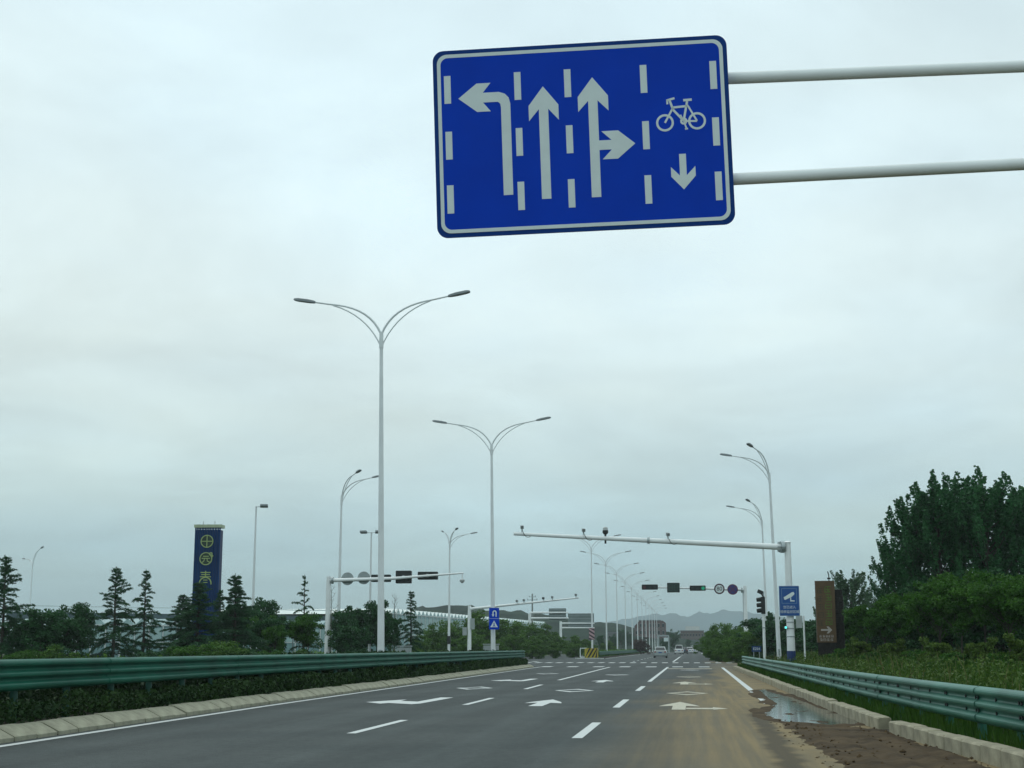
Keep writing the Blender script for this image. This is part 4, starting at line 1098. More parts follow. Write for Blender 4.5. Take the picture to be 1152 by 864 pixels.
k_.ring(cx, c1 - .50, 0.46, 0.55, yf - .004, -.5, 20, R(-10), R(190)); stroke(k_, (cx - .18, c1 - .22), (cx + .18, c1 - .22), .07, yf - .002, -.5); stroke(k_, (cx - .18, c1 - .42), (cx + .18, c1 - .42), .07, yf - .002, -.5)
k_.build('character_chun', yel, t)

# small things behind the median, left
Y = 92.0
t = thing('pedestrian_signal', 'slim white pole with a small dark pedestrian signal behind the left guardrail', 'traffic light', (PX(319, Y), Y, 0.1))
MB().tube([(0, 0, -0.1), (0, 0, at(0, 705, Y).z)], 0.07, 10).build('pole', white_metal, t, True)
hd = MB().box((-0.2, -0.05, at(0, 712, Y).z), (0.26, 0.2, 0.6)).build('signal_head', black_plastic, t)
MB().box((-0.2, -0.155, at(0, 710, Y).z), (0.16, 0.01, 0.16)).build('signal_lens', dim_red, hd)
Y = 95.0
t = thing('blue_info_board', 'plain blue board on two legs behind the guardrail near a leafy tree', 'sign', (PX(333, Y), Y, 0.1))
MB().plate(rect(-0.35, 0.35, at(0, 719, Y).z, at(0, 706, Y).z), -0.03, 0).build('panel', mat('board_blue', (0.02, 0.08, 0.22), 0.5), t)
for s in (-0.25, 0.25):
    MB().tube([(s, 0.04, -0.2), (s, 0.04, at(0, 707, Y).z)], 0.035, 8).build('leg', grey_metal, t)
def cabinet(px0, px1, top, Y, label):
    w = (px1 - px0) * Y / 1640; z = at(0, top, Y).z
    t = thing('utility_cabinet', label, 'cabinet', (PX((px0 + px1) / 2, Y), Y, 0), 0, 'grey roadside cabinets')
    MB().box((0, 0, z / 2 - 0.05), (w, 0.5, z - 0.1)).build('body', mat('cabinet_grey', (0.30, 0.34, 0.34), 0.5), t)
    for s in (-1, 1):
        d = MB().box((s * w / 4, -0.265, z / 2), (w / 2 - 0.03, 0.03, z - 0.3)).build('door', MATS['cabinet_grey'], t)
        MB().box((s * 0.08, -0.29, z / 2), (0.03, 0.02, 0.15)).build('handle', black_plastic, d)
    MB().box((0, 0, z), (w + 0.1, 0.6, 0.08)).build('lid', MATS['cabinet_grey'], t)
cabinet(447.5, 462.5, 727, 104, 'grey two-door cabinet behind the guardrail under the pointed conifer')
cabinet(544, 561, 725, 120, 'grey two-door cabinet behind the pole of the U-turn sign')

# ------------------------------------------------------------------ vegetation
lf_poplar = leafmat('poplar_leaf', (0.012, 0.066, 0.023), (0.062, 0.185, 0.066), trans=0.3)
lf_young = leafmat('young_tree_leaf', (0.014, 0.068, 0.009), (0.066, 0.165, 0.02), trans=0.3)
lf_dark = leafmat('dark_leaf', (0.01, 0.045, 0.016), (0.046, 0.13, 0.045), trans=0.25)
lf_mid = leafmat('bush_leaf', (0.03, 0.088, 0.014), (0.1, 0.2, 0.032), trans=0.25)
lf_cedar = leafmat('cedar_needle', (0.012, 0.056, 0.025), (0.054, 0.135, 0.055), trans=0.2)
lf_grass = leafmat('grass_blade', (0.014, 0.06, 0.008), (0.072, 0.15, 0.02), trans=0.3)
lf_weed = leafmat('weed_leaf', (0.035, 0.08, 0.012), (0.1, 0.16, 0.03), trans=0.2)
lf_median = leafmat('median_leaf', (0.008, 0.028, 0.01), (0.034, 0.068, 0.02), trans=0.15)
lf_red = leafmat('reddish_leaf', (0.05, 0.03, 0.03), (0.09, 0.06, 0.05))

def branch_path(p0, d, L_, n, rng, up=0.0, wig=0.12):
    pts = [np.array(p0, float)]; d = np.array(d, float); d /= np.linalg.norm(d)
    for k in range(n):
        d = d + rng.normal(size=3) * wig + np.array([0, 0, up]); d /= np.linalg.norm(d)
        pts.append(pts[-1] + d * L_ / n)
    return pts
def tree_obj(label, cat, parts, name, group, loc, rz, sc):
    t = thing(name, label, cat, loc, rz, group); t.scale = (sc[0], sc[0], sc[1]) if hasattr(sc, '__len__') else (sc, sc, sc)
    for nm, me in parts:
        obj(nm, me, t)
    return t

def make_poplar(seed, H=10.0, spread=2.6, nb=46, per=58):
    """steep branches, each ending in long upright leafy shoots"""
    rng = np.random.default_rng(seed); tr = MB(); C = []
    tr.tube([(0, 0, -0.2), (0.05, 0, H * 0.4), (0.0, 0.05, H * 0.75), (0, 0, H * 0.97)], [0.16, 0.11, 0.06, 0.02], 8)
    shoots = [(np.array([0.0, 0.0, H * 0.80]), np.array([0.03, 0.0, 1.0]), H * 0.19)]
    for b in range(nb):
        f = 0.12 + 0.76 * (b + rng.random()) / nb; z0 = f * H
        az = b * 2.4 + rng.normal() * 0.4
        prof = math.sin(min(1, (1.0 - f) / 0.6) * math.pi / 2)
        L_ = spread * prof * rng.uniform(0.6, 1.15) + 0.35
        el = R(rng.uniform(30, 52))
        pts = branch_path((0, 0, z0), (math.cos(az) * math.cos(el), math.sin(az) * math.cos(el), math.sin(el)), L_ / max(0.45, math.cos(el)) * 0.8, 6, rng, 0.10, 0.06)
        tr.tube(pts, [0.045, 0.035, 0.028, 0.02, 0.015, 0.01, 0.006], 5, cap=False)
        for k in (2, 3, 4, 5, 6):
            out = (pts[k] - pts[k - 1]); out /= np.linalg.norm(out)
            dd = out * (0.75 if k == 6 else 0.25) + np.array([0, 0, 1.0]) + rng.normal(size=3) * 0.12; dd /= np.linalg.norm(dd)
            shoots.append((pts[k] + rng.normal(size=3) * 0.06, dd, rng.uniform(0.7, 1.25) * (1.35 if k == 6 else 0.85)))
    for p, dd, L_ in shoots:
        n = int(per * L_ * 1.25) + 8
        tt = rng.random(n) ** 0.9
        rr = (0.21 * (1 - 0.72 * tt) + 0.02) * np.sqrt(rng.random(n)) * (0.85 + 0.2 * L_)
        w = rng.normal(size=(n, 3)); w -= (w @ dd)[:, None] * dd; w /= np.linalg.norm(w, axis=1)[:, None]
        C.append(p + dd * (tt * L_ - 0.15)[:, None] + w * rr[:, None])
    C = np.concatenate(C)
    k = H / C[:, 2].max(); C[:, 2] *= k
    tr.v = [(x, y, z * k) for x, y, z in tr.v]
    return [('trunk', tr.mesh('trunk', bark)), ('crown', fast_quads('crown', leaves(C, 0.115, 0.15, rng), lf_poplar))]

def make_broad(seed, H=5.0, rw=1.7, base=0.35, nclump=70, per=110, leaf=(0.10, 0.14), m=None, cr=0.42, trunk_r=0.07, stems=1, flat_top=0.75, skirt=False):
    rng = np.random.default_rng(seed); tr = MB(); C = []; RN = []
    cz = H * (base + 1) / 2; hz = H * (1 - base) / 2
    if skirt: cz, hz = H * 0.48, H * 0.52
    for s in range(stems):
        dx_, dy_ = (rng.normal(size=2) * 0.25 if stems > 1 else (0, 0))
        tr.tube([(dx_ * 0.5, dy_ * 0.5, -0.2), (dx_ + rng.normal() * .05, dy_, H * base * 0.6), (dx_ * 1.6 + rng.normal() * .1, dy_ * 1.6, H * base * 1.1), (dx_ * 2, dy_ * 2, H * 0.75)], [trunk_r, trunk_r * 0.8, trunk_r * 0.6, trunk_r * 0.2], 7)
    cl = []
    while len(cl) < nclump:
        v = rng.normal(size=3); v /= np.linalg.norm(v); r_ = rng.random() ** 0.45
        p = v * r_ * np.array([rw, rw, hz]) * np.array([1, 1, flat_top if v[2] > 0 else 1.0])
        k = 1 + 0.22 * math.sin(3 * math.atan2(v[1], v[0]) + seed) + 0.16 * math.sin(5 * math.atan2(v[1], v[0]) + 2.2 * seed + v[2] * 4)
        p = p * k + np.array([0, 0, cz])
        if p[2] < 0.1: continue
        cl.append(p)
    for i, p in enumerate(cl):
        if i % 3 == 0:
            q = np.array([p[0] * 0.12, p[1] * 0.12, max(H * base * 0.7, p[2] - 0.5 * math.hypot(p[0], p[1]) - 0.5)])
            q[2] = min(q[2], p[2])
            tr.tube([q, (q + p) / 2 + rng.normal(size=3) * 0.08, p], [trunk_r * 0.4, trunk_r * 0.28, trunk_r * 0.12], 5, cap=False)
        rr = cr * rng.uniform(0.6, 1.3); n = int(per * (rr / cr))
        d = rng.normal(size=(n, 3)); d /= np.linalg.norm(d, axis=1)[:, None]
        rad = rr * rng.random(n) ** 0.5
        C.append(p + d * rad[:, None] * np.array([1, 1, 0.7])); RN.append(np.clip(rng.normal(0.5, 0.25, n) + rng.normal() * 0.15, 0, 1))
    C = np.concatenate(C)
    C[:, 2] = np.maximum(C[:, 2], 0.02)
    return [('trunk', tr.mesh('trunk', bark)), ('crown', fast_quads('crown', leaves(C, leaf[0], leaf[1], rng), m or lf_dark, np.concatenate(RN)))]

def make_cedar(seed, H=6.2, spread=1.9, nbr=72, dens=1.0, sparse=False):
    rng = np.random.default_rng(seed); tr = MB(); Q = []
    nod = rng.normal(size=2) * 0.12
    ld = [(0, 0, -0.2), (0.04, 0, H * 0.45), (-0.03, 0.03, H * 0.8), (nod[0] * 0.4, nod[1] * 0.4, H * 0.93), (nod[0], nod[1], H)]
    tr.tube(ld, [0.12, 0.075, 0.035, 0.018, 0.008], 7)
    az = rng.random() * 6.28
    for b in range(nbr):
        f = 0.07 + 0.90 * ((b + rng.random() * 1.6) / nbr) ** 0.92
        if f > 0.97: continue
        az += 2.4 + rng.normal() * 0.5
        z0 = f * H
        L_ = spread * (1.0 - f) ** 0.95 * (rng.uniform(0.35, 1.25) if rng.random() > 0.12 else 1.5) + 0.10
        e0 = rng.uniform(-0.05, 0.3) + 0.85 * f ** 1.5 + (0.15 if sparse else 0)
        n = 8; p = np.array([0, 0, z0]); d = np.array([math.cos(az) * math.cos(e0), math.sin(az) * math.cos(e0), math.sin(e0)])
        pts = [p]; droop = rng.uniform(0.05, 0.15)
        for k in range(n):
            d = d + np.array([0, 0, -droop]) + rng.normal(size=3) * 0.05; d /= np.linalg.norm(d)
            p = p + d * L_ / n; pts.append(p)
        pts = np.array(pts)
        tr.tube([pts[0], pts[4], pts[8]], [0.025, 0.016, 0.005], 4, cap=False)
        side = np.array([-math.sin(az), math.cos(az), 0])
        ntw = max(3, int(7 * L_ * dens + 2))
        for w in range(ntw):
            t0 = 0.12 + 0.88 * (w + rng.random()) / ntw; i = min(int(t0 * n), n - 1)
            q0 = pts[i] + (pts[i + 1] - pts[i]) * (t0 * n - i)
            sg_ = 1 if w % 2 else -1
            tl = (0.16 + 0.42 * L_ * (1 - t0) * 0.9) * rng.uniform(0.6, 1.2)
            td = (pts[i + 1] - pts[i]) / (L_ / n) * 0.8 + side * sg_ * rng.uniform(0.3, 0.9) + np.array([0, 0, -0.12]); td /= np.linalg.norm(td)
            m_ = int(14 + 44 * tl)
            u = rng.random(m_); c = q0 + td * (u * tl)[:, None] + np.array([0, 0, -1]) * (0.25 * tl * u ** 2)[:, None] + rng.normal(size=(m_, 3)) * 0.028
            Q.append(leaves(c, 0.034, 0.15, rng, 0.15, np.tile(td, (m_, 1))))
    m_ = 60; u = rng.random(m_) ** 0.7
    c = np.array([nod[0], nod[1], H]) - np.stack([nod[0] * u, nod[1] * u, u * H * 0.13], 1) + rng.normal(size=(m_, 3)) * (0.02 + 0.05 * u)[:, None]
    Q.append(leaves(c, 0.045, 0.16, rng, 0.9))
    Q = np.concatenate(Q)
    return [('trunk', tr.mesh('trunk', bark)), ('crown', fast_quads('crown', Q, lf_cedar))]

def make_bare(seed, H=7.0):
    rng = np.random.default_rng(seed); tr = MB(); tw = MB()
    tr.tube([(0, 0, -0.2), (0.03, 0, H * 0.5), (0, 0, H)], [0.09, 0.05, 0.012], 6)
    for b in range(22):
        f = 0.3 + 0.65 * b / 22; az = b * 2.4; el = R(rng.uniform(35, 60)); L_ = 1.5 * (1.1 - f) + 0.3
        pts = branch_path((0, 0, f * H), (math.cos(az) * math.cos(el), math.sin(az) * math.cos(el), math.sin(el)), L_, 4, rng, 0.05, 0.1)
        tw.tube(pts, [0.022, 0.017, 0.012, 0.009, 0.005], 4, cap=False)
        for k in (2, 3):
            d = rng.normal(size=3); d[2] = abs(d[2]) + 0.4
            tw.tube(branch_path(pts[k], d, 0.45, 2, rng), [0.01, 0.007, 0.004], 3, cap=False)
    return [('trunk', tr.mesh('trunk', bark_pale)), ('crown', tw.mesh('crown', bark_pale))]

pop = [make_poplar(11, nb=48), make_poplar(12, spread=2.9, nb=54), make_poplar(13, spread=2.3, nb=42)]
# tall poplars, right
GP = 'tall poplars behind the verge trees'
pl = [(1014, 606, 84, 'leaning end poplar, lowest of the tall poplars, nearest the brown sign'), (1038, 556, 82, 'second poplar of the tall clump counted from the brown sign'), (1062, 526, 80, 'tallest poplar with a spiky top at the middle of the clump'),
      (1090, 533, 83, 'poplar between the tallest poplar and the two at the frame edge'), (1118, 527, 79, 'poplar with a broad top next to the one cut by the frame'), (1150, 531, 82, 'poplar cut by the right frame edge in front of the others'), (1178, 545, 80, 'poplar standing mostly outside the frame behind the guardrail end')]
for k, (px, ty, Y, lb) in enumerate(pl):
    h = at(px, ty, Y).z - 0.9
    t = tree_obj(lb, 'tree', pop[k % 3], 'poplar_tree', GP, (PX(px, Y), Y, 0.9), k * 1.7, (h / 10.0 * 1.12, h / 10.0))
# far poplar left of the clump
far_pop = [('trunk', pop[0][0][1]), ('crown', pop[0][1][1].copy())]
for px, ty, Y, lb in ((961, 641, 128, 'pale green poplar standing between the brown sign and the tall clump'), (934, 668, 138, 'small poplar top peeking out behind the brown sign'), (1000, 655, 120, 'low poplar in the dip before the tall clump')):
    h = at(px, ty, Y).z
    tree_obj(lb, 'tree', far_pop, 'poplar_tree', 'smaller poplars in the distance', (PX(px, Y), Y, 0), px, (h / 10.0 * 1.35, h / 10.0))
far_pop[1][1].materials[0] = leafmat('pale_poplar_leaf', (0.045, 0.10, 0.05), (0.10, 0.18, 0.09))

# young verge trees
yng = [make_broad(21, 4.6, 1.75, 0.34, 80, 120, (0.10, 0.14), lf_young, 0.42, 0.05), make_broad(22, 4.6, 1.55, 0.38, 72, 120, (0.10, 0.14), lf_young, 0.40, 0.05), make_broad(23, 4.6, 1.95, 0.32, 86, 120, (0.10, 0.14), lf_young, 0.44, 0.055)]
drk = [make_broad(31, 4.6, 1.8, 0.25, 80, 120, (0.11, 0.15), lf_dark, 0.42, 0.07), make_broad(32, 4.6, 1.5, 0.2, 74, 120, (0.11, 0.15), lf_dark, 0.42, 0.07)]
shd = [make_broad(33, 4.6, 2.0, 0.1, 110, 130, (0.13, 0.17), lf_dark, 0.5, 0.07, 2, 0.9, True), make_broad(34, 4.6, 1.8, 0.1, 100, 130, (0.13, 0.17), lf_dark, 0.5, 0.07, 2, 0.9, True)]
GY = 'young leafy trees on the verge'
yl = [(957, 689, 92), (975, 681, 84), (996, 679, 78), (1016, 670, 72), (1037, 664, 66), (1058, 655, 62), (1082, 648, 58), (1108, 642, 56), (1136, 650, 54), (1165, 640, 53)]
for k, (px, ty, Y) in enumerate(yl):
    h = (at(px, ty, Y).z - 0.95) * (1.0, 1.1, 0.9, 1.12, 0.92, 1.06, 1.12, 0.95, 1.1, 1.0)[k]
    tree_obj('%s young leafy tree behind the verge grass, counted from the brown sign' % ords[k], 'tree', yng[k % 3], 'young_tree', GY, (PX(px, Y), Y, 0.95), k * 2.1, (h / 4.6 * 1.1, h / 4.6))
vs_l = [(948, 722, 74, 1.2), (968, 716, 70, 1.0), (984, 728, 62, 1.3), (1004, 718, 60, 1.1), (1030, 724, 54, 1.2), (1052, 716, 52, 1.0), (1076, 726, 47, 1.3), (1104, 716, 46, 1.0), (1128, 726, 43, 1.2), (1150, 712, 43, 1.0)]
shb = [make_broad(25, 4.6, 2.6, 0.1, 60, 110, (0.20, 0.30), lf_young, 0.62, 0.05, 3, 0.85, True), make_broad(26, 4.6, 2.2, 0.1, 46, 110, (0.22, 0.32), lf_weed, 0.6, 0.05, 3, 0.9, True)]
for k, (px, ty, Y, ws) in enumerate(vs_l):
    X = PX(px, Y); zg = verge_z(X, Y); h = at(px, ty, Y).z - zg; s = h / 4.6
    tree_obj('%s low verge shrub between grass and young trees, counted from the brown sign' % ords[k], 'shrub', shb[k % 2], 'verge_shrub', 'low shrubs at the edge of the verge grass', (X, Y, zg - 0.05), k * 1.7, (s * ws, s))
yl2 = [(966, 684, 104), (990, 680, 96), (1022, 668, 86), (1050, 656, 76), (1074, 650, 70), (1098, 645, 68), (1124, 643, 66), (1150, 641, 64)]
for k, (px, ty, Y) in enumerate(yl2):
    h = at(px, ty, Y).z - 0.95
    tree_obj('%s shaded dark tree behind the young trees, counted from the brown sign' % ords[k], 'tree', shd[k % 2], 'shade_tree', 'shaded trees behind the young trees', (PX(px, Y), Y, 0.95), k * 1.3, (h / 4.6 * 1.25, h / 4.6))
for k, (px, ty, Y) in enumerate([(905, 694, 128), (922, 690, 122), (942, 690, 116), (880, 694, 138), (866, 695, 145), (850, 690, 170)]):
    h = at(px, ty, Y).z
    tree_obj('%s dark tree of the row behind the camera gantry post, counted from the brown sign' % ords[[2, 1, 0, 3, 4, 5][k]], 'tree', shd[k % 2], 'shade_tree', 'dark trees behind the gantry post', (PX(px, Y), Y, 0), k * 1.3, (h / 4.6 * 1.5, h / 4.6))

# big bushes beside the far road, right
bsh = [make_broad(41, 4.6, 2.2, 0.1, 90, 130, (0.12, 0.16), lf_mid, 0.5, 0.06, 3, 0.85, True), make_broad(42, 4.6, 1.9, 0.1, 84, 130, (0.12, 0.16), lf_mid, 0.5, 0.06, 3, 0.85, True)]
bl = [(822, 698, 163), (806, 703, 185), (838, 701, 152), (797, 711, 215), (832, 713, 143), (816, 716, 150), (845, 708, 140), (793, 717, 260), (805, 722, 165)]
for k, (px, ty, Y) in enumerate(bl):
    h = at(px, ty, Y).z; s = h / 4.6
    tree_obj(['tallest dense bush beside the far road', 'rounded bush behind the tallest roadside bush', 'bush by the post of the far signal gantry', 'low bush further along the far road edge', 'small bush in front of the far gantry post', 'short bush under the tallest roadside bush', 'bush just behind the guardrail end', 'farthest bush on the far road edge', 'lowest bush at the corner of the far road'][k], 'bush', bsh[k % 2], 'roadside_bush', 'dense bushes beside the far road', (PX(px, Y), Y, 0), k * 1.1, (s * (1.0 if h > 3.4 else 1.4), s))

# conifers, left
ced = [make_cedar(51, 6.2, 2.2, 88, 0.95), make_cedar(52, 6.2, 1.9, 68, 0.95), make_cedar(53, 6.2, 1.7, 34, 0.8, True), make_cedar(54, 6.2, 2.6, 120, 1.25)]
cl_ = [(1, 624, 78, 0.95, 0, 'conifer cut by the left frame edge with layered drooping branches'), (127, 637, 84, 1.0, 0, 'taller of the two separate conifers before the greenhouse'), (161, 640, 86, 0.85, 1, 'slimmer of the two separate conifers before the greenhouse'),
       (222, 654, 86, 1.45, 3, 'broad conifer in front of the blue pylon sign'), (203, 668, 88, 1.2, 3, 'low conifer on the outer side of the blue pylon sign'), (246, 662, 92, 0.8, 0, 'narrow conifer close beside the blue pylon sign'), (263, 646, 88, 1.15, 3, 'pointed conifer between the blue pylon sign and the slim mast'),
       (341, 646, 94, 0.8, 2, 'sparse open conifer between the slim mast and the signal gantry'), (462, 664, 112, 0.9, 1, 'pointed conifer under the black boxes of the rear-facing signal gantry')]
for k, (px, ty, Y, ws, p, lb) in enumerate(cl_):
    h = at(px, ty, Y).z; s = h / 6.2
    tree_obj(lb, 'tree', ced[p], 'conifer_tree', 'conifers beyond the opposite road', (PX(px, Y), Y, 0), k * 0.9, (s * ws, s))
# dark broadleaf trees, left
dl = [(20, 694, 80, 1.2), (45, 678, 78, 1.15), (70, 682, 82, 1.1), (86, 671, 86, 0.75), (275, 668, 100, 0.8), (297, 669, 108, 0.9), (305, 684, 92, 1.0),
      (385, 683, 108, 0.8), (403, 672, 114, 0.95), (424, 669, 112, 0.7), (437, 684, 110, 0.7), (395, 700, 104, 1.2)]
dlab = ['low dark tree near the left frame edge', 'broad dark tree beside the layered conifer at the frame edge', 'dark tree between two broad dark trees at far left', 'upright dark tree just left of the separate conifers',
        'dark round-topped tree right behind the slim mast', 'dark tree just right of the slim mast', 'short leafy tree at the foot of the slim mast', 'dark tree next to the post of the rear-facing signal gantry', 'tall dark tree left of the tallest street lamp', 'narrow dark tree touching the tallest street lamp', 'small dark tree right of the tallest street lamp', 'low wide dark tree under the signal gantry discs']
for k, (px, ty, Y, ws) in enumerate(dl):
    h = at(px, ty, Y).z; s = h / 4.6
    tree_obj(dlab[k], 'tree', drk[k % 2], 'dark_tree', 'dark broadleaf trees beyond the opposite road', (PX(px, Y), Y, 0), k * 1.9, (s * ws, s))
for k, (px, ty, Y, ws, lb) in enumerate([(345, 687, 92, 0.9, 'light green round tree under the sparse conifer'), (310, 700, 90, 0.8, 'light green small tree beside the pedestrian signal'), (290, 690, 96, 0.8, 'light green tree behind the slim mast foot')]):
    h = at(px, ty, Y).z; s = h / 4.6
    tree_obj(lb, 'tree', yng[k % 3], 'leafy_tree', 'light green trees beyond the opposite road', (PX(px, Y), Y, 0), k * 1.9, (s * ws, s))
bare = make_bare(61)
for px, ty, Y, lb in ((371.5, 658, 112, 'pale leafless tree behind the post of the rear-facing signal gantry'), (443.5, 668, 118, 'pale leafless tree between the tallest street lamp and the pointed conifer')):
    h = at(px, ty, Y).z
    tree_obj(lb, 'tree', bare, 'bare_tree', 'leafless trees', (PX(px, Y), Y, 0), px, h / 7.0)
# mid green bushes by the junction, left
ml = [(512, 695, 192, 1.3), (540, 688, 200, 1.5), (566, 696, 205, 1.3), (488, 702, 185, 1.1), (590, 697, 225, 1.3), (610, 702, 240, 1.3), (628, 711, 245, 1.2), (648, 715, 260, 1.4), (577, 711, 180, 1.2), (600, 716, 190, 1.4), (530, 712, 175, 1.3), (470, 714, 170, 1.2), (660, 718, 290, 1.4), (622, 721, 200, 1.6), (645, 723, 215, 1.5), (685, 721, 330, 1.6), (555, 718, 165, 1.2)]
for k, (px, ty, Y, ws) in enumerate(ml):
    h = at(px, ty, Y).z; s = h / 4.6
    order = sorted(range(len(ml)), key=lambda i: ml[i][0]).index(k)
    tree_obj('green bush number %s beyond the junction, counted from the pointed conifer' % ('' + ['one', 'two', 'three', 'four', 'five', 'six', 'seven', 'eight', 'nine', 'ten', 'eleven', 'twelve', 'thirteen', 'fourteen', 'fifteen', 'sixteen', 'seventeen'][order]), 'bush', bsh[k % 2], 'green_bush', 'green bushes beyond the junction', (PX(px, Y), Y, 0), k * 1.1, (s * ws, s))
# low shrubs along the far side of the opposite road
sl_ = [(30, 722, 74), (62, 720, 76), (182, 719, 80), (212, 716, 76), (246, 712, 78), (274, 720, 80), (302, 723, 82), (340, 725, 88), (400, 722, 98), (430, 726, 102), (480, 724, 120), (355, 726, 92)]
for k, (px, ty, Y) in enumerate(sl_):
    h = at(px, ty, Y).z; s = h / 4.6
    order = sorted(range(len(sl_)), key=lambda i: sl_[i][0]).index(k)
    tree_obj('low shrub number %s along the opposite road, counted from the left frame edge' % ['one', 'two', 'three', 'four', 'five', 'six', 'seven', 'eight', 'nine', 'ten', 'eleven', 'twelve', 'thirteen', 'fourteen'][order], 'shrub', [yng, bsh, drk][k % 3][k % 2], 'low_shrub', 'low shrubs along the opposite road', (PX(px, Y), Y, -0.6), k * 1.1, (s * 1.9, s * 1.15))
# distant trees round the buildings
fl_ = [(706, 709, 560), (699, 706, 520), (752, 706, 640), (760, 709, 600), (768, 708, 720), (757, 712, 480), (690, 712, 430), (796, 712, 520), (803, 715, 430), (676, 713, 410), (748, 717, 470), (774, 718, 560)]
for k, (px, ty, Y) in enumerate(fl_):
    h = at(px, ty, Y).z; s = h / 4.6
    order = sorted(range(len(fl_)), key=lambda i: fl_[i][0]).index(k)
    tree_obj('%s hazy tree around the far buildings, counted from the striped marker' % ords[order], 'tree', drk[k % 2], 'distant_tree', 'hazy trees around the far buildings', (PX(px, Y), Y, 0), k * 1.1, (s * 0.7, s))
redb = make_broad(71, 4.6, 2.2, 0.1, 70, 100, (0.16, 0.2), lf_red, 0.5, 0.06, 3, 0.85, True)
h = at(721, 717, 330).z
tree_obj('reddish round shrub on the far median in front of the brick building', 'shrub', redb, 'reddish_shrub', None, (PX(721, 330), 330, 0), 0, (h / 4.6 * 1.2, h / 4.6))

# stuff: grass, weeds, median undergrowth -----------------------------
rng = np.random.default_rng(77)
def blades(n, xr, yr, zf, hr, w, bend=0.35, ypow=1.0):
    y = yr[0] + (yr[1] - yr[0]) * rng.random(n) ** ypow
    x = np.array([xr(yy)[0] for yy in y]) + rng.random(n) ** 1.3 * np.array([xr(yy)[1] - xr(yy)[0] for yy in y])
    z = np.array([zf(a, b) for a, b in zip(x, y)])
    dist = np.sqrt(y) / 5
    clump = np.array([mn.noise(Vector((a * 0.5, b * 0.35, 2.0))) for a, b in zip(x, y)])
    h = (hr[0] + (hr[1] - hr[0]) * rng.random(n)) * (1 + 0.55 * clump)
    a = rng.random(n) * 2 * math.pi; b = rng.random(n) * 2 * math.pi
    ww = w * (0.7 + 0.6 * rng.random(n)) * dist
    P = np.stack([x, y, z - 0.03], 1)
    s = np.stack([np.cos(a), np.sin(a), 0 * a], 1) * ww[:, None]
    l = np.stack([np.cos(b), np.sin(b), 0 * b], 1) * (h * bend * rng.random(n))[:, None]
    mid = P + l * 0.35; mid[:, 2] += h * 0.6
    top = P + l; top[:, 2] += h
    V = np.stack([P - s, P + s, mid + s * 0.8, top, mid - s * 0.8], 1)
    V = V[clump > -0.42]; keepc = clump > -0.42
    return V, np.clip(0.45 + 0.7 * clump + rng.normal(size=n) * 0.22, 0, 1)[keepc]
ke = lambda y: lerp_tab(KERB_R, y)
V1, r1 = blades(52000, lambda y: (ke(y) + 0.75, ke(y) + 9), (13, 103), verge_z, (0.12, 0.42), 0.013, ypow=1.1)
V2, r2 = blades(30000, lambda y: (ke(y) + 4, ke(y) + 26), (20, 104), verge_z, (0.2, 0.62), 0.017)
V3, r3 = blades(9000, lambda y: (ke(y) + 0.28, ke(y) + 0.8), (9, 99), verge_z, (0.08, 0.34), 0.010)
gr_ = obj('verge_grass', fast_quads('verge_grass', np.concatenate([V1, V2, V3]), lf_grass, np.concatenate([r1, r2, r3])))
tag(gr_, 'tall green grass covering the verge behind the pale green guardrail', 'grass', kind='stuff')
V4, r4 = blades(1500, lambda y: (ke(y) + 0.9, ke(y) + 14), (14, 100), verge_z, (0.4, 0.9), 0.006)
st_ = obj('dry_stalks', fast_quads('dry_stalks', V4, leafmat('dry_stalk', (0.10, 0.105, 0.04), (0.22, 0.20, 0.09)), r4))
tag(st_, 'thin dry stalks standing out of the verge grass', 'stalks', kind='stuff')
# weeds
n = 2600; C = []
for i in range(n):
    y = 16 + 85 * rng.random(); x = ke(y) + 1.3 + 13 * rng.random() ** 1.4; z = verge_z(x, y); h = rng.uniform(0.2, 0.75)
    if mn.noise(Vector((x * 0.35, y * 0.2, 5))) < -0.05: continue
    k = 34
    t_ = rng.random(k); C.append(np.stack([x + rng.normal(size=k) * 0.14 * (0.4 + t_), y + rng.normal(size=k) * 0.14 * (0.4 + t_), z + h * t_], 1))
C = np.concatenate(C)
wd_ = obj('verge_weeds', fast_quads('verge_weeds', leaves(C, 0.05, 0.11, rng), lf_weed))
tag(wd_, 'yellowish green weeds scattered through the verge grass', 'weeds', kind='stuff')
# undergrowth of the median
def under(n, y0, y1, xf, hmax, lw, ll, m, name, label):
    y = y0 + (y1 - y0) * rng.random(n)
    xa = np.array([xf(yy)[0] for yy in y]); xb = np.array([xf(yy)[1] for yy in y])
    x = xa + (xb - xa) * rng.random(n) ** 1.6
    cl = np.array([mn.noise(Vector((a * 0.9, b * 0.7, 8))) for a, b in zip(x, y)])
    z = 0.18 + hmax * np.clip(0.75 + 0.75 * cl, 0.15, 1.05) * rng.random(n) ** 0.8
    dist = np.clip(y / 30, 0.8, 2.2)
    Q = leaves(np.stack([x, y, z], 1), lw, ll, rng)
    c = Q.mean(axis=1, keepdims=True); Q = c + (Q - c) * dist[:, None, None]
    o = obj(name, fast_quads(name, Q, m, np.clip(0.45 + cl * 0.7 + rng.normal(size=n) * 0.2, 0, 1)))
    return tag(o, label, 'undergrowth', kind='stuff')
under(110000, 14, 106, lambda y: (lerp_tab(LEFT_LINE, y) - 1.2, lerp_tab(LEFT_LINE, y) - 2.7), 1.0, 0.065, 0.11, lf_median, 'median_undergrowth', 'dense dark undergrowth filling the median under the green guardrail')
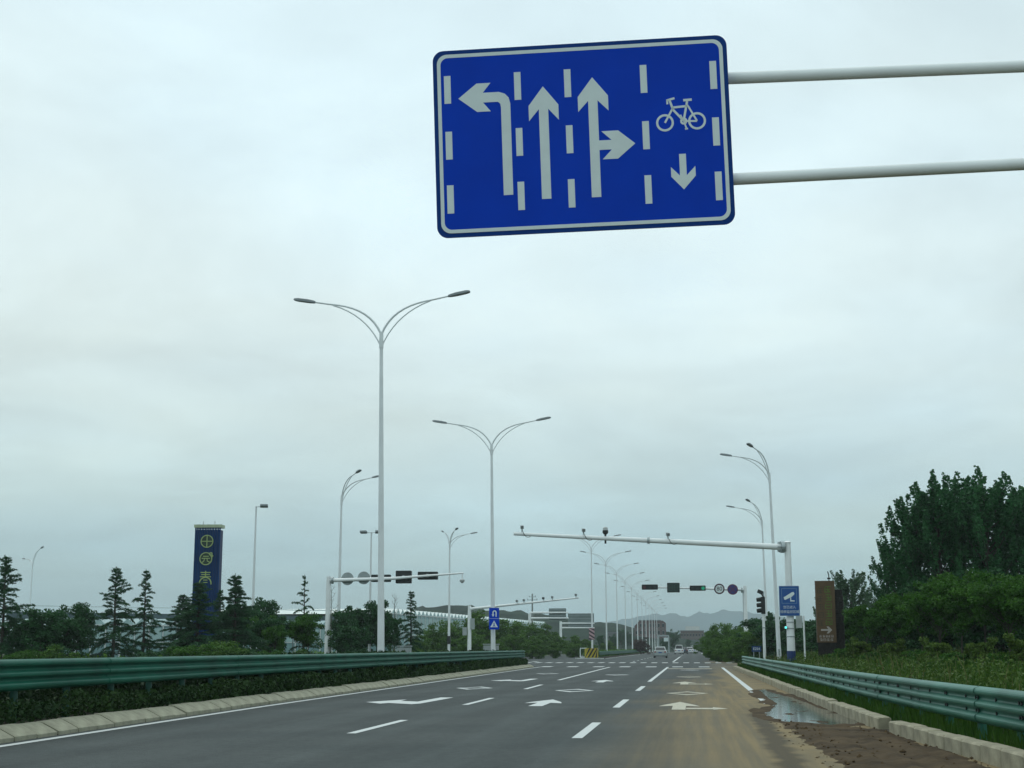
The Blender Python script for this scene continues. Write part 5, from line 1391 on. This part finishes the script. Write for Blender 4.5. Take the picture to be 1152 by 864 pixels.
under(42000, 14, 106, lambda y: (lerp_tab(LEFT_LINE, y) - 0.74, lerp_tab(LEFT_LINE, y) - 1.5), 0.50, 0.055, 0.10, leafmat('kerb_plant_leaf', (0.010, 0.034, 0.010), (0.044, 0.088, 0.023)), 'median_undergrowth', 'low leafy plants along the kerb under the median guardrail')
under(16000, 196, 420, lambda y: (-12.7, -14.8), 0.9, 0.09, 0.13, lf_mid, 'far_median_undergrowth', 'low green planting on the far median beyond the crash block')
# tall sprigs showing over the rail
# ground cover beyond the opposite road
n = 42000; y = 50 + 230 * rng.random(n) ** 1.3; x = -27 - 26 * rng.random(n)
keep = ~((y > 111) & (y < 144)); x, y = x[keep], y[keep]; n = len(x)
cl = np.array([mn.noise(Vector((a * 0.3, b * 0.2, 3))) for a, b in zip(x, y)])
z = (0.7 + 0.7 * cl) * rng.random(n)
o = obj('roadside_undergrowth', fast_quads('roadside_undergrowth', leaves(np.stack([x, y, z], 1), 0.2, 0.3, rng), lf_mid, np.clip(0.4 + cl, 0, 1)))
tag(o, 'green undergrowth beyond the opposite road at the feet of the trees', 'undergrowth', kind='stuff')

# ------------------------------------------------------------------ greenhouse
gh_glass = mat('greenhouse_glass', (0.26, 0.42, 0.43), 0.25, 0, 0.28, 0.25, col2=(0.42, 0.58, 0.58))
gh_wall = mat('greenhouse_wall_glass', (0.16, 0.28, 0.29), 0.25, 0, 0.35, 0.4)
gh_frame = mat('greenhouse_frame', (0.55, 0.6, 0.6), 0.5)
def greenhouse(A, B, nb, he, hr_, label, depth=30, screen=True):
    d = (B - A); Lg = d.length
    gh = thing('greenhouse', label, 'greenhouse', A, math.atan2(d.y, d.x), 'glass greenhouses')
    bw_ = Lg / nb
    wallm = MB().box((bw_ / 2, 0, he / 2), (bw_ - 0.12, 0.04, he - 0.1)).mesh('wall_pane', gh_wall)
    upm = MB().box((bw_ / 2, -0.01, he * 0.72), (bw_ - 0.35, 0.05, he * 0.40)).mesh('vent_pane', gh_glass)
    gabl = MB().plate([(0.06, he + .05), (bw_ - 0.06, he + .05), (bw_ / 2, hr_)], -0.02, 0.02).mesh('gable_pane', gh_glass)
    colm = MB().box((0, -0.03, he / 2), (0.16, 0.16, he + 0.1)).mesh('column', gh_frame)
    rfa = MB().add([(0, 0.03, he), (bw_ / 2, 0.03, hr_), (bw_ / 2, depth, hr_), (0, depth, he)], [(0, 1, 2, 3)]).mesh('roof_pane', gh_glass)
    rfb = MB().add([(bw_, 0.03, he), (bw_ / 2, 0.03, hr_), (bw_ / 2, depth, hr_), (bw_, depth, he)], [(0, 1, 2, 3)]).mesh('roof_pane', gh_glass)
    for k in range(nb):
        loc = (k * bw_, 0, 0)
        w_ = obj('wall_pane', wallm, gh, loc); obj('vent_pane', upm, w_)
        obj('gable_pane', gabl, gh, loc); obj('column', colm, gh, loc); obj('roof_pane', rfa, gh, loc); obj('roof_pane', rfb, gh, loc)
    MB().box((Lg / 2, -0.06, he), (Lg, 0.14, 0.16)).build('gutter', gh_frame, gh)
    MB().box((Lg / 2, -0.06, he * 0.5), (Lg, 0.1, 0.1)).build('transom', gh_frame, gh)
    if screen:
        MB().box((Lg / 2, depth * 0.6, hr_ + 0.5), (Lg, 0.3, 1.1)).build('screen_band', mat('screen_dark', (0.05, 0.08, 0.09), 0.7), gh)
        MB().box((Lg / 2, depth * 0.6, hr_ + 1.9), (Lg, 0.2, 0.12)).build('top_rail', gh_frame, gh)
greenhouse(Vector((PX(50, 172), 172, 0)), Vector((PX(440, 205), 205, 0)), 26, 4.3, 5.2, 'long low glass greenhouse seen between the conifers and the blue pylon')
greenhouse(Vector((PX(440, 250), 250, 0)), Vector((PX(614, 385), 385, 0)), 52, 7.4, 8.3, 'taller pale glass greenhouse showing above the green bushes', 40, False)

# ------------------------------------------------------------------ far buildings
def building(px0, px1, top, Y, wall, rows, cols, label, depth=14, slope=False):
    w = (px1 - px0) * Y / 1640; h = at(0, top, Y).z
    t = thing('far_building', label, 'building', (PX((px0 + px1) / 2, Y), Y, 0))
    poly = [(-w / 2, -0.2), (w / 2, -0.2), (w / 2, h - 0.8 if slope else h), (w / 2 - 1.0, h), (-w / 2 + (2.2 if slope else 0), h), (-w / 2, h - (2.2 if slope else 0))]
    if not slope: poly = [(-w / 2, -0.2), (w / 2, -0.2), (w / 2, h), (-w / 2, h)]
    wl = MB().plate(poly, 0, depth).build('wall', wall, t)
    MB().box((0, depth / 2, h + 0.1), (w - (4 if slope else 0) + 0.3, depth + 0.3, 0.4)).build('roof', mat('roof_grey', (0.16, 0.17, 0.18), 0.8), t)
    fh = (h - 1.0) / rows; cw = w / cols
    wm = MB().box((0, -0.01, 0), (cw * 0.55, 0.1, fh * 0.55)).mesh('window', mat('window_frame_pale', (0.3, 0.32, 0.32), 0.5))
    pm = MB().box((0, -0.07, 0), (cw * 0.47, 0.04, fh * 0.47)).mesh('pane', dark_glass)
    for r_ in range(rows):
        for c in range(cols):
            loc = (-w / 2 + (c + 0.5) * cw, 0, 0.5 + (r_ + 0.5) * fh)
            if slope and r_ == rows - 1 and c in (0,): continue
            o = obj('window', wm, t, loc); obj('pane', pm, o)
    for r_ in range(1, rows):
        MB().box((0, -0.02, 0.5 + r_ * fh), (w, 0.14, 0.25)).build('floor_band', mat('band_concrete', (0.2, 0.19, 0.19), 0.8), t)
    return t
brick_m = mat('red_brown_wall', (0.105, 0.06, 0.055), 0.85, 0, 0.2, 0.6)
building(714, 749, 700, 600, brick_m, 4, 7, 'red-brown block with sloping corner behind the row of median lamps', slope=True)
b2 = building(766, 792, 711, 690, mat('brown_wall', (0.11, 0.075, 0.065), 0.85, 0, 0.2, 0.6), 3, 8, 'low brown building with a white rooftop block at the road end')
w = 16 * 690 / 1640; zt2 = at(0, 706.5, 690).z; zb2 = at(0, 711, 690).z
MB().box((0.2, 4, (zt2 + zb2) / 2 + 0.25), (w, 6, zt2 - zb2)).build('rooftop_block', mat('white_render', (0.6, 0.62, 0.6), 0.7), b2)
building(789, 806, 713, 720, mat('grey_wall', (0.15, 0.14, 0.14), 0.85, 0, 0.2, 0.6), 3, 6, 'grey building partly hidden by the roadside bushes')
building(684, 708, 713, 560, mat('grey_green_wall', (0.12, 0.13, 0.13), 0.85, 0, 0.2, 0.6), 3, 6, 'low grey building behind the first far median lamps')
# white height gate over the road
Y = 430
t = thing('white_portal', 'white portal frame over the far carriageway behind the silver car', 'gate', (PX(746, Y), Y, 0)); gx = t.location.x
for px in (741, 752.5):
    MB().box((PX(px, Y) - gx, 0, at(0, 716.5, Y).z / 2), (0.35, 0.4, at(0, 716.5, Y).z)).build('post', grey_metal, t)
MB().box((0, 0, at(0, 716, Y).z), (PX(754, Y) - PX(740, Y), 0.45, 0.4)).build('beam', grey_metal, t)
MB().box((0.9, 0.1, at(0, 720, Y).z), (1.3, 0.1, 1.1)).build('panel', sign_white, t)

# ------------------------------------------------------------------ vehicles
def car(loc, paint_m, label, scale=1.0, heading=0.0, van=False):
    t = thing('sedan_car' if not van else 'minivan_car', label, 'car', loc, heading, 'cars driving away'); t.scale = (scale,) * 3
    # sections along y (rear -2.2 .. front 2.3): half width bottom, mid, top, z bottom, z mid, z top
    secs = [(-2.25, .70, .78, .70, .34, .62, .86), (-2.15, .80, .87, .78, .26, .62, .97), (-1.5, .84, .90, .80, .22, .62, 1.0), (0, .84, .90, .82, .22, .62, .98), (1.3, .84, .89, .78, .22, .60, .92), (2.0, .80, .85, .70, .24, .56, .80), (2.3, .66, .72, .6, .32, .5, .66)]
    rings = []
    for y, a, b, c, z0, z1, z2 in secs:
        rings.append([(-a, y, z0), (a, y, z0), (b, y, z1), (b * .985, y, (z1 + z2) / 2), (c, y, z2), (-c, y, z2), (-b * .985, y, (z1 + z2) / 2), (-b, y, z1)])
    bd = MB().loft(rings).build('body', paint_m, t, False)
    top = 1.47 if not van else 1.8
    yr = -1.75 if not van else -2.1
    cab = [(yr, .74, .95, .70), (yr + 0.75 if not van else yr + 0.3, .62, top - .04, .60), (-0.1, .62, top, .60), (0.55, .62, top - .05, .58), (1.45, .74, .93, .70)]
    rg = []
    for y, a, z, c in cab:
        rg.append([(-.76, y, .93), (.76, y, .93), (a, y, max(z, .94)), (-a, y, max(z, .94))])
    MB().loft(rg).build('cabin', paint_m, t)
    # rear window
    y2 = cab[1][0]
    MB().add([(-.64, yr + 0.09, 1.02), (.64, yr + 0.09, 1.02), (.54, y2 - 0.08, top - .11), (-.54, y2 - 0.08, top - .11), (-.64, yr + 0.04, 1.04), (.64, yr + 0.04, 1.04), (.54, y2 - 0.13, top - .09), (-.54, y2 - 0.13, top - .09)], [(4, 5, 6, 7), (0, 3, 2, 1), (0, 1, 5, 4), (1, 2, 6, 5), (2, 3, 7, 6), (3, 0, 4, 7)]).build('rear_window', dark_glass, t)
    for s in (-1, 1):
        MB().add([(s * .755, yr + .5, 1.0), (s * .755, 1.15, .98), (s * .635, .5, top - .12), (s * .635, y2 + .1, top - .12), (s * .775, yr + .5, 1.0), (s * .775, 1.15, .98), (s * .655, .5, top - .12), (s * .655, y2 + .1, top - .12)], [(0, 1, 2, 3), (7, 6, 5, 4), (0, 4, 5, 1), (1, 5, 6, 2), (2, 6, 7, 3), (3, 7, 4, 0)]).build('side_window', dark_glass, t)
        MB().box((s * .66, -2.22, .78), (.26, .12, .15)).build('tail_light', red_lamp, t)
        MB().box((s * .96, .75, 1.0), (.18, .1, .13)).build('mirror', paint_m, t)
        for y in (-1.35, 1.4):
            w_ = MB().tube([(s * .70, y, .31), (s * .89, y, .31)], .31, 18).build('wheel', rubber, t, False)
            MB().tube([(s * .89, y, .31), (s * .9, y, .31)], .2, 14).build('rim', grey_metal, w_)
    MB().box((0, -2.24, .42), (1.56, .16, .22)).build('bumper', paint_m, t)
    MB().box((0, -2.20, .27), (1.4, .14, .12)).build('bumper_skirt', black_plastic, t)
    MB().box((0, -2.275, .70), (.44, .02, .14)).build('number_plate', mat('plate_blue_small', (0.03, 0.09, 0.3), 0.5), t)
    return t
silver = mat('silver_paint', (0.36, 0.40, 0.40), 0.3, 0.5, 0.03, 2)
wpaint = mat('white_car_paint', (0.6, 0.62, 0.62), 0.3, 0.0, 0.03, 2)
dpaint = mat('dark_car_paint', (0.05, 0.055, 0.06), 0.3, 0.2, 0.03, 2)
car((PX(743, 212), 212, 0), silver, 'silver sedan driving away past the far median guardrail', 1.08)
car((PX(764, 330), 330, 0), wpaint, 'white van-like car ahead in the middle of the far road', 1.15, 0, True)
car((PX(776, 372), 372, 0), wpaint, 'white car near the right edge of the far road', 1.1)
car((PX(781, 400), 400, 0), wpaint, 'farthest white car close to the edge line at the bushes', 1.1, 0, True)
car((PX(769.5, 350), 350, 0), dpaint, 'dark car between the white cars on the far road', 1.1)

# ------------------------------------------------------------------ haze
hz = MB().box((0, 2390, 79), (4680, 5120, 162)).build('haze', None)
hm = bpy.data.materials.new('haze_air'); hm.use_nodes = True
t = hm.node_tree; t.nodes.clear()
pv = N('ShaderNodeVolumePrincipled', t); pv.inputs['Density'].default_value = 0.00023; pv.inputs['Color'].default_value = (0.80, 0.90, 0.93, 1); pv.inputs['Anisotropy'].default_value = 0.1
ou = N('ShaderNodeOutputMaterial', t); t.links.new(pv.outputs[0], ou.inputs['Volume'])
hz.data.materials.append(hm)
tag(hz, 'thin pale haze over the whole place', 'haze', kind='stuff')
